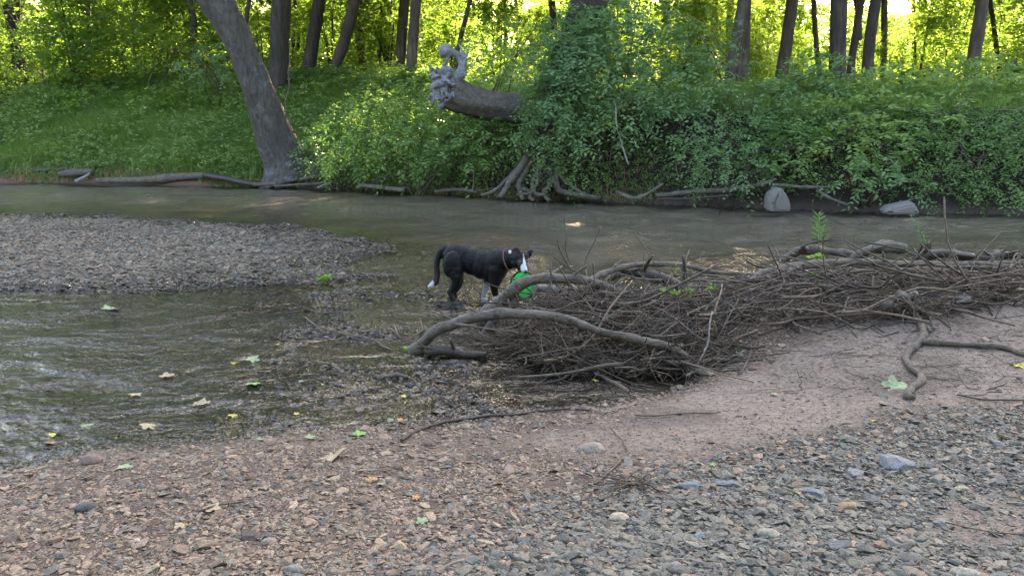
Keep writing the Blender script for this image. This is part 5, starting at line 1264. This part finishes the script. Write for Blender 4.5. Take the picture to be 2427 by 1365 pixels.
LEAVES = [
 (2120, 916, 84, 'mint', 'largest pale mint leaf propped against the crooked root'), (1748, 838, 40, 'green', 'green leaf standing on the mud right of the dark hollow'), (557, 868, 28, 'yellow', 'bright yellow leaf floating in the middle of the shallows'),
 (553, 986, 30, 'yellow', 'yellow-green leaf in the shallows nearest the beach'), (703, 984, 20, 'yellow', 'small yellow leaf near the end of the shallows'), (957, 941, 20, 'yellow', 'small lime yellow leaf above the wet gravel'),
 (925, 1000, 22, 'mint', 'pale leaf on the dark wet gravel beside a brown one'), (950, 997, 22, 'orange', 'brown-orange leaf on the dark wet gravel'), (130, 1046, 44, 'yellow', 'golden leaf at the water edge near the left frame edge'),
 (122, 1072, 34, 'orange', 'amber leaf just below the golden one by the left frame edge'), (475, 966, 56, 'tan', 'long tan leaf lying in the shallows'), (600, 915, 54, 'green', 'dull green leaf with a pink end floating in the shallows'),
 (600, 858, 44, 'mint', 'pale green leaf just right of the bright yellow floating one'), (268, 745, 64, 'mint', 'wide pale green leaf floating at the back of the left pool'), (205, 1023, 42, 'mint', 'pale leaf sitting at the shoreline left of the wet rocks'),
 (300, 1101, 66, 'mint', 'large mint green leaf on the tan gravel near the shoreline'), (615, 1040, 26, 'mint', 'small mint leaf on the pebbles at the shoreline'), (355, 1026, 54, 'tan', 'tan and green leaf in the wet gravel at the shoreline'),
 (737, 1036, 36, 'mint', 'whitish green leaf scrap at the shoreline near centre'), (852, 1028, 44, 'green', 'mid green leaf at the shoreline left of the long stick'), (1008, 918, 18, 'green', 'small green leaf by the water below the black wood'),
 (880, 1132, 44, 'orange', 'pale orange leaf on the gravel in the middle'), (905, 1146, 36, 'mint', 'mint leaf overlapping the pale orange leaf'), (986, 1178, 28, 'orange', 'rust coloured leaf on the gravel right of the mint one'),
 (1000, 1234, 44, 'mint', 'half mint leaf on the gravel near the bottom centre'), (790, 1078, 96, 'tan', 'big dry tan leaf curled on the gravel'), (2412, 862, 48, 'yellow', 'olive yellow leaf at the right frame edge'),
 (2070, 995, 18, 'yellow', 'tiny lime leaf on the upper shale'), (400, 905, 50, 'tan', 'faded tan leaf in the left pool'), (1410, 915, 22, 'yellow', 'yellow leaf at the lip of the dark hollow'),
 (1836, 934, 28, 'mint', 'small mint leaf scrap on the pink mud'), (500, 1204, 60, 'tan', 'curled tan leaf on the lower left gravel'), (318, 1245, 76, 'brown', 'large curled brown leaf on the lower left gravel'),
 (432, 1242, 52, 'tan', 'crumpled pale leaf right of the large curled brown leaf'), (655, 820, 22, 'yellow', 'small yellowish leaf behind the pale green one'), (320, 950, 44, 'tan', 'buff leaf resting on stones in the left pool'),
 (1690, 1100, 22, 'green', 'tiny green leaf above the blue slabs'), (715, 905, 20, 'mint', 'pale speck of leaf right of the pink-ended one'), (840, 792, 24, 'brown', 'brown leaf stuck on the water twig'), (1060, 1185, 30, 'brown', 'dark brown leaf flat on the gravel below centre'),
]
for i, (px, py, wpx, k, lab) in enumerate(LEAVES):
    r3 = np.random.RandomState(500 + i); p = on_ground(px, py, .012); p[2] = max(p[2], .008); s = wpx * .52 * p[1] / F
    me = LMESH[i % 6].copy(); me.materials.append(LM[k]); o = link('fallen_leaf', me, loc=tuple(p)); o.scale = (s, s, s)
    big = wpx > 60 and k != 'mint' or i == 0 or i == 1
    o.rotation_euler = (r3.uniform(.2, .5) if big else r3.uniform(-.1, .2), r3.uniform(-.25, .25), r3.rand() * 6.28)
    if i == 0: o.rotation_euler = (.45, 0, .3)
    if i == 1: o.rotation_euler = (1.0, 0, 1.4)
    tag(o, lab, 'leaf', 'fallen leaves on the beach and in the shallows')

# ------------------------------------------------------------------ THE DOG
foot = G(1120, 713); DY = foot[1]; SP = DY / F * cp   # metres per photo pixel at the dog
def dq(px, py, dy=0.0): return Q(px, py, DY + dy)
def ell(px, py, dy, rx, ry, rz, tilt=0):
    p = dq(px, py, dy); return (*p, rx * SP, ry * SP, rz * SP, Matrix.Rotation(tilt, 4, 'Y'))
def dch(pts, rad, sq=(1, 1, 1)): return chain([dq(*p) for p in pts], np.array(rad) * SP, sq, .3)
bl = []
# trunk: rump, loin, belly, ribcage, shoulder
for a in ((1070, 606, .06, 23, 21, 27, .2), (1084, 607, .06, 30, 24, 31, .1), (1100, 613, .05, 32, 25, 35, .1), (1122, 620, .03, 32, 27, 35, .15), (1144, 627, .0, 31, 28, 38, .15),
          (1164, 631, -.02, 28, 28, 41, .1), (1182, 630, -.05, 24, 26, 38, 0), (1176, 605, -.04, 20, 20, 16, 0)):
    bl.append(ell(*a))
# neck
bl += dch([(1180, 618, -.05), (1198, 616, -.08), (1214, 613, -.11), (1226, 612, -.13)], [30, 28, 23, 19], (1, .85, 1))
# skull, cheeks, muzzle : head turned to the camera, nose down
bl += [ell(1229, 611, -.15, 22, 20, 19.5), ell(1240, 609, -.17, 14, 14, 14), ell(1224, 622, -.17, 15, 14, 14), ell(1243, 620, -.19, 10, 12, 12)]
bl += dch([(1236, 622, -.20), (1241, 632, -.25), (1245, 641, -.29)], [14.5, 11.5, 8.5], (1.05, 1, .9))
bl += dch([(1232, 632, -.19), (1237, 643, -.24), (1241, 649, -.265)], [9, 6.5, 5], (1.1, 1, .7))     # lower jaw
# brow
bl += [ell(1234, 619.5, -.225, 4.5, 4, 2.5), ell(1249, 617.5, -.215, 3.8, 4, 2.5)]
# ears (near ear folded over, far ear half pricked)
bl += dch([(1216, 603, -.14), (1219, 595, -.16), (1226, 591, -.18), (1232, 597, -.20)], [7, 6, 4.5, 2.2], (1, .45, 1))
bl += dch([(1214, 606, -.15), (1222, 598, -.17), (1228, 600, -.20)], [7, 6, 3], (1, .5, 1))
bl += dch([(1249, 606, -.15), (1254, 600, -.15), (1259, 595, -.16), (1263, 597.5, -.18)], [6, 5.5, 4, 1.5], (1, .45, 1))
bl += dch([(1252, 610, -.15), (1257, 603, -.16), (1260, 601, -.17)], [5, 5, 3], (.9, .4, 1))
# near hind leg: thigh, knee forward, hock back, foot
bl += [ell(1072, 628, -.02, 24, 14, 34, .1), ell(1080, 645, -.03, 18, 12, 24, .25)]
bl += dch([(1082, 655, -.03), (1081, 672, -.03), (1072, 686, -.03), (1067, 695, -.03)], [15, 12, 8.5, 7], (1, .85, 1))
bl += dch([(1066, 693, -.03), (1070, 702, -.04), (1075, 713, -.05), (1077, 720, -.055)], [7, 6, 6, 5.5], (1, .9, 1))
bl += [ell(1081, 719, -.08, 9, 8, 4.5)]
# far hind leg, a little behind
bl += dch([(1078, 632, .14), (1086, 656, .15), (1086, 675, .15), (1076, 690, .16)], [20, 15, 11, 7], (1, .8, 1))
bl += dch([(1076, 688, .16), (1080, 700, .15), (1083, 709, .14)], [6.5, 5.5, 5.5], (1, .9, 1)); bl += [ell(1089, 710, .12, 8, 7, 4)]
# near front leg
bl += dch([(1176, 640, -.09), (1175, 662, -.09), (1172, 680, -.09), (1174, 698, -.085), (1173, 714, -.085)], [22, 17, 11, 7.5, 6.5], (1, .75, 1)); bl += [ell(1177, 717, -.11, 8.5, 8, 4.5)]
# far front leg
bl += dch([(1166, 645, .1), (1158, 666, .1), (1152, 685, .1), (1147, 702, .1), (1146, 708, .1)], [18, 13, 8, 6.5, 6.5], (1, .8, 1)); bl += [ell(1150, 710, .08, 8, 8, 4)]
# tail
bl += dch([(1058, 592, .07), (1046, 597, .07), (1038, 612, .06), (1035, 632, .05), (1036, 650, .04), (1034, 664, .03), (1028, 673, .02), (1017, 679, .01)], [13, 10, 8, 7.5, 8, 8.5, 8, 4], (1, .85, 1))
def dogpaint(co):
    px, py = proj(co.astype(float)); n = len(co); dy = co[:, 1] - DY
    c = np.tile(np.array([.0042, .0034, .0038]), (n, 1))
    W = np.array([.62, .60, .62]); nz = fbm(co[:, 0] * 1.0 + co[:, 1], co[:, 2], .02, 4) - .47
    def blend(mask, col): 
        m = np.clip(mask, 0, 1)[:, None]; c[:] = c * (1 - m) + np.asarray(col) * m
    brown = sstep(612, 650, py) * sstep(1050, 1040, px) * .8; blend(brown, (.035, .016, .012))
    tip = sstep(1030 + 0 * px, 1024, px + .35 * (668 - py) + nz * 14) * (py > 655); blend(tip, W)
    head = (dy < -.12) & (px > 1204)
    # blaze and muzzle
    mid = np.interp(py, [598, 608, 625, 645], [1240, 1241, 1243, 1245]); hw_ = np.interp(py, [600, 607, 618, 625, 632, 650], [0, .8, 1.6, 3, 7, 8.5])
    bz = sstep(1.8, -1.0, np.abs(px - mid + np.where(py > 626, 2.5, 0)) - hw_) * (dy < -.16) * sstep(599, 603, py); blend(bz * head, W)
    blend(sstep(4.5, 2, np.hypot(px - 1232, (py - 619.5) * 1.8)) * (dy < -.2) * .35, (.25, .24, .26)); blend(sstep(3, 1, np.hypot(px - 1249, (py - 617.5) * 1.8)) * (dy < -.2) * .35, (.25, .24, .26))
    blend(sstep(6, 3, np.hypot(px - 1208, py - 597)) * (dy < -.06) * 0, W)
    # feet and the far front leg
    blend(sstep(702, 706, py + nz * 8) * (px > 1160) * (dy < 0), W * .8)
    blend(sstep(666, 676, py) * (px > 1130) * (px < 1168) * (dy > .03), W * .55)
    blend(sstep(706, 709, py) * (px > 1070) * (px < 1105) * (dy > .05), W * .9)
    blend(sstep(715, 719, py) * (px < 1100) * (dy < 0) * .8, W * .5)
    return c
def fur_mat():
    m, n, b = new_mat('dog_fur'); at = N_(n, 'ShaderNodeAttribute', attribute_name='col'); g = N_(n, 'ShaderNodeTexCoord')
    mp = N_(n, 'ShaderNodeMapping'); mp.inputs['Scale'].default_value = (.5, 1, 1.6); n.links.new(g.outputs['Object'], mp.inputs[0])
    a = noise(n, 120, 5, .7, mp.outputs[0]); c = noise(n, 16, 4, .6, g.outputs['Object']); n.links.new(at.outputs['Color'], b.inputs['Base Color']); b.inputs['Roughness'].default_value = .48
    b.inputs['Sheen Weight'].default_value = .0; b.inputs['Specular IOR Level'].default_value = .3; b1 = bump(n, a.outputs[0], .5, .006, None); bump(n, c.outputs[0], .6, .02, b, b1.outputs[0]); return m
db_ = (float(foot[0]), float(DY), 0.0)
DOG = thing('dog', 'black dog with white blaze and tail tip standing in shallows, disc in mouth', 'dog', db_)
fuse('body', bl, .0055, fur_mat(), 4, dogpaint, DOG, db_)
def solid(name, col, rough=.4, spec=.5, bsc=None):
    m, n, b = new_mat(name); b.inputs['Base Color'].default_value = (*col, 1); b.inputs['Roughness'].default_value = rough; b.inputs['Specular IOR Level'].default_value = spec
    if bsc:
        g = N_(n, 'ShaderNodeTexCoord'); a = noise(n, bsc, 4, .6, g.outputs['Object']); bump(n, a.outputs[0], .4, .004, b)
        r = ramp(n, [(.3, tuple(x * .75 for x in col)), (.7, tuple(min(1, x * 1.1) for x in col))]); n.links.new(a.outputs[0], r.inputs[0]); n.links.new(r.outputs[0], b.inputs['Base Color'])
    return m
def ball(name, p, r, mat, parent, base, sc=(1, 1, 1)):
    bm = bmesh.new(); bmesh.ops.create_uvsphere(bm, u_segments=16, v_segments=10, radius=1, matrix=Matrix.Diagonal((r * sc[0], r * sc[1], r * sc[2], 1)))
    me = bpy.data.meshes.new(name); bm.to_mesh(me); bm.free(); me.materials.append(mat); me.polygons.foreach_set('use_smooth', np.full(len(me.polygons), True))
    return link(name, me, parent, tuple(np.asarray(p) - np.asarray(base)))
eye = solid('dog_eye', (.012, .008, .006), .1, .8); nose = solid('dog_nose', (.012, .012, .014), .3, .6)
ball('eye', dq(1234, 623.5, -.243), 2.6 * SP, eye, DOG, db_); ball('eye', dq(1250, 621.5, -.232), 2.3 * SP, eye, DOG, db_)
ball('nose', dq(1246, 644.5, -.325), 4.4 * SP, nose, DOG, db_, (1.05, .8, .85))
# collar round the neck: light strap, seen at nape and throat
cc = dq(1207, 617, -.095); ax = unit(np.array(dq(1222, 611, -.13)) - np.array(dq(1190, 620, -.06))); up = np.array([0, 0, 1.0]); u1 = unit(np.cross(ax, up)); u2 = np.cross(u1, ax)
aa = np.linspace(0, 2 * np.pi, 40)
ring = np.array([cc + u1 * math.cos(t) * 24.5 * SP + u2 * math.sin(t) * 29.5 * SP for t in aa[:-1]])
A = np.array([ring + ax * .006, ring - ax * .006]); out_ = unit(ring - cc); V = np.concatenate([A[0], A[1], A[1] + out_ * .004, A[0] + out_ * .004]); n_ = 39
Fq = []
for j in range(4):
    for i in range(n_): Fq.append([j * n_ + i, j * n_ + (i + 1) % n_, ((j + 1) % 4) * n_ + (i + 1) % n_, ((j + 1) % 4) * n_ + i])
link('collar', np_mesh('collar', rebase(V, db_), [np.array(Fq)], solid('collar_webbing', (.16, .09, .08), .7, .3), None, False), DOG)
tagp = dq(1208.5, 597.5, -.175); ball('collar_tag', tagp, 4.8 * SP, solid('tag_white', (.85, .82, .85), .4), DOG, db_, (.8, .5, 1.0))

# ------------------------------------------------------------------ THE GREEN DISC
dc = dq(1238.5, 676, -.30); FD_ = thing('flying_disc', 'bright green fabric flying disc with black rim held in the dog mouth', 'flying disc', dc)
n_ = 64; a = np.linspace(0, 2 * np.pi, n_, endpoint=False); rows_ = []
for r, z in ((.001, .000), (.03, -.004), (.06, .002), (.085, -.003), (.105, .004), (.114, .010)):
    rows_.append(np.stack([r * np.cos(a) , z + .0015 * np.sin(a * 3 + r * 60) * (r > .02), r * np.sin(a)], 1))
V = np.concatenate(rows_); Fq = [[j * n_ + i, j * n_ + (i + 1) % n_, (j + 1) * n_ + (i + 1) % n_, (j + 1) * n_ + i] for j in range(5) for i in range(n_)]
V2 = V.copy(); V2[:, 1] += .003; Vv, Ff = merge([(V, [np.array(Fq)]), (V2, [np.array(Fq)[:, ::-1]])])
gm, n, b_ = new_mat('green_fabric'); b_.inputs['Base Color'].default_value = (.015, .72, .075, 1); b_.inputs['Roughness'].default_value = .5
g_ = N_(n, 'ShaderNodeTexCoord'); nn_ = noise(n, 22, 3, .6, g_.outputs['Object']); bump(n, nn_.outputs[0], .6, .01, b_)
rr_ = ramp(n, [(.3, (.006, .38, .045)), (.7, (.02, .68, .09))]); n.links.new(nn_.outputs[0], rr_.inputs[0]); n.links.new(rr_.outputs[0], b_.inputs['Base Color'])
link('panel', np_mesh('panel', Vv, Ff, gm, None, True), FD_)
ringp = np.stack([.118 * np.cos(np.append(a, a[0])), .012 + 0 * np.append(a, a[0]), .118 * np.sin(np.append(a, a[0]))], 1)
V, Fs = tubes(ringp[None], np.full((1, n_ + 1), .0085), 8); V[:, 1] = (V[:, 1] - .012) * 1.7 + .012
link('rim', np_mesh('rim', V, Fs[:1], solid('black_rubber', (.012, .012, .014), .5), None, True), FD_)
FD_.rotation_euler = (R(-4), R(6), R(-20)); FD_.scale = (1.0, 1, 1.1)
print('SAPLINGS', cnt)
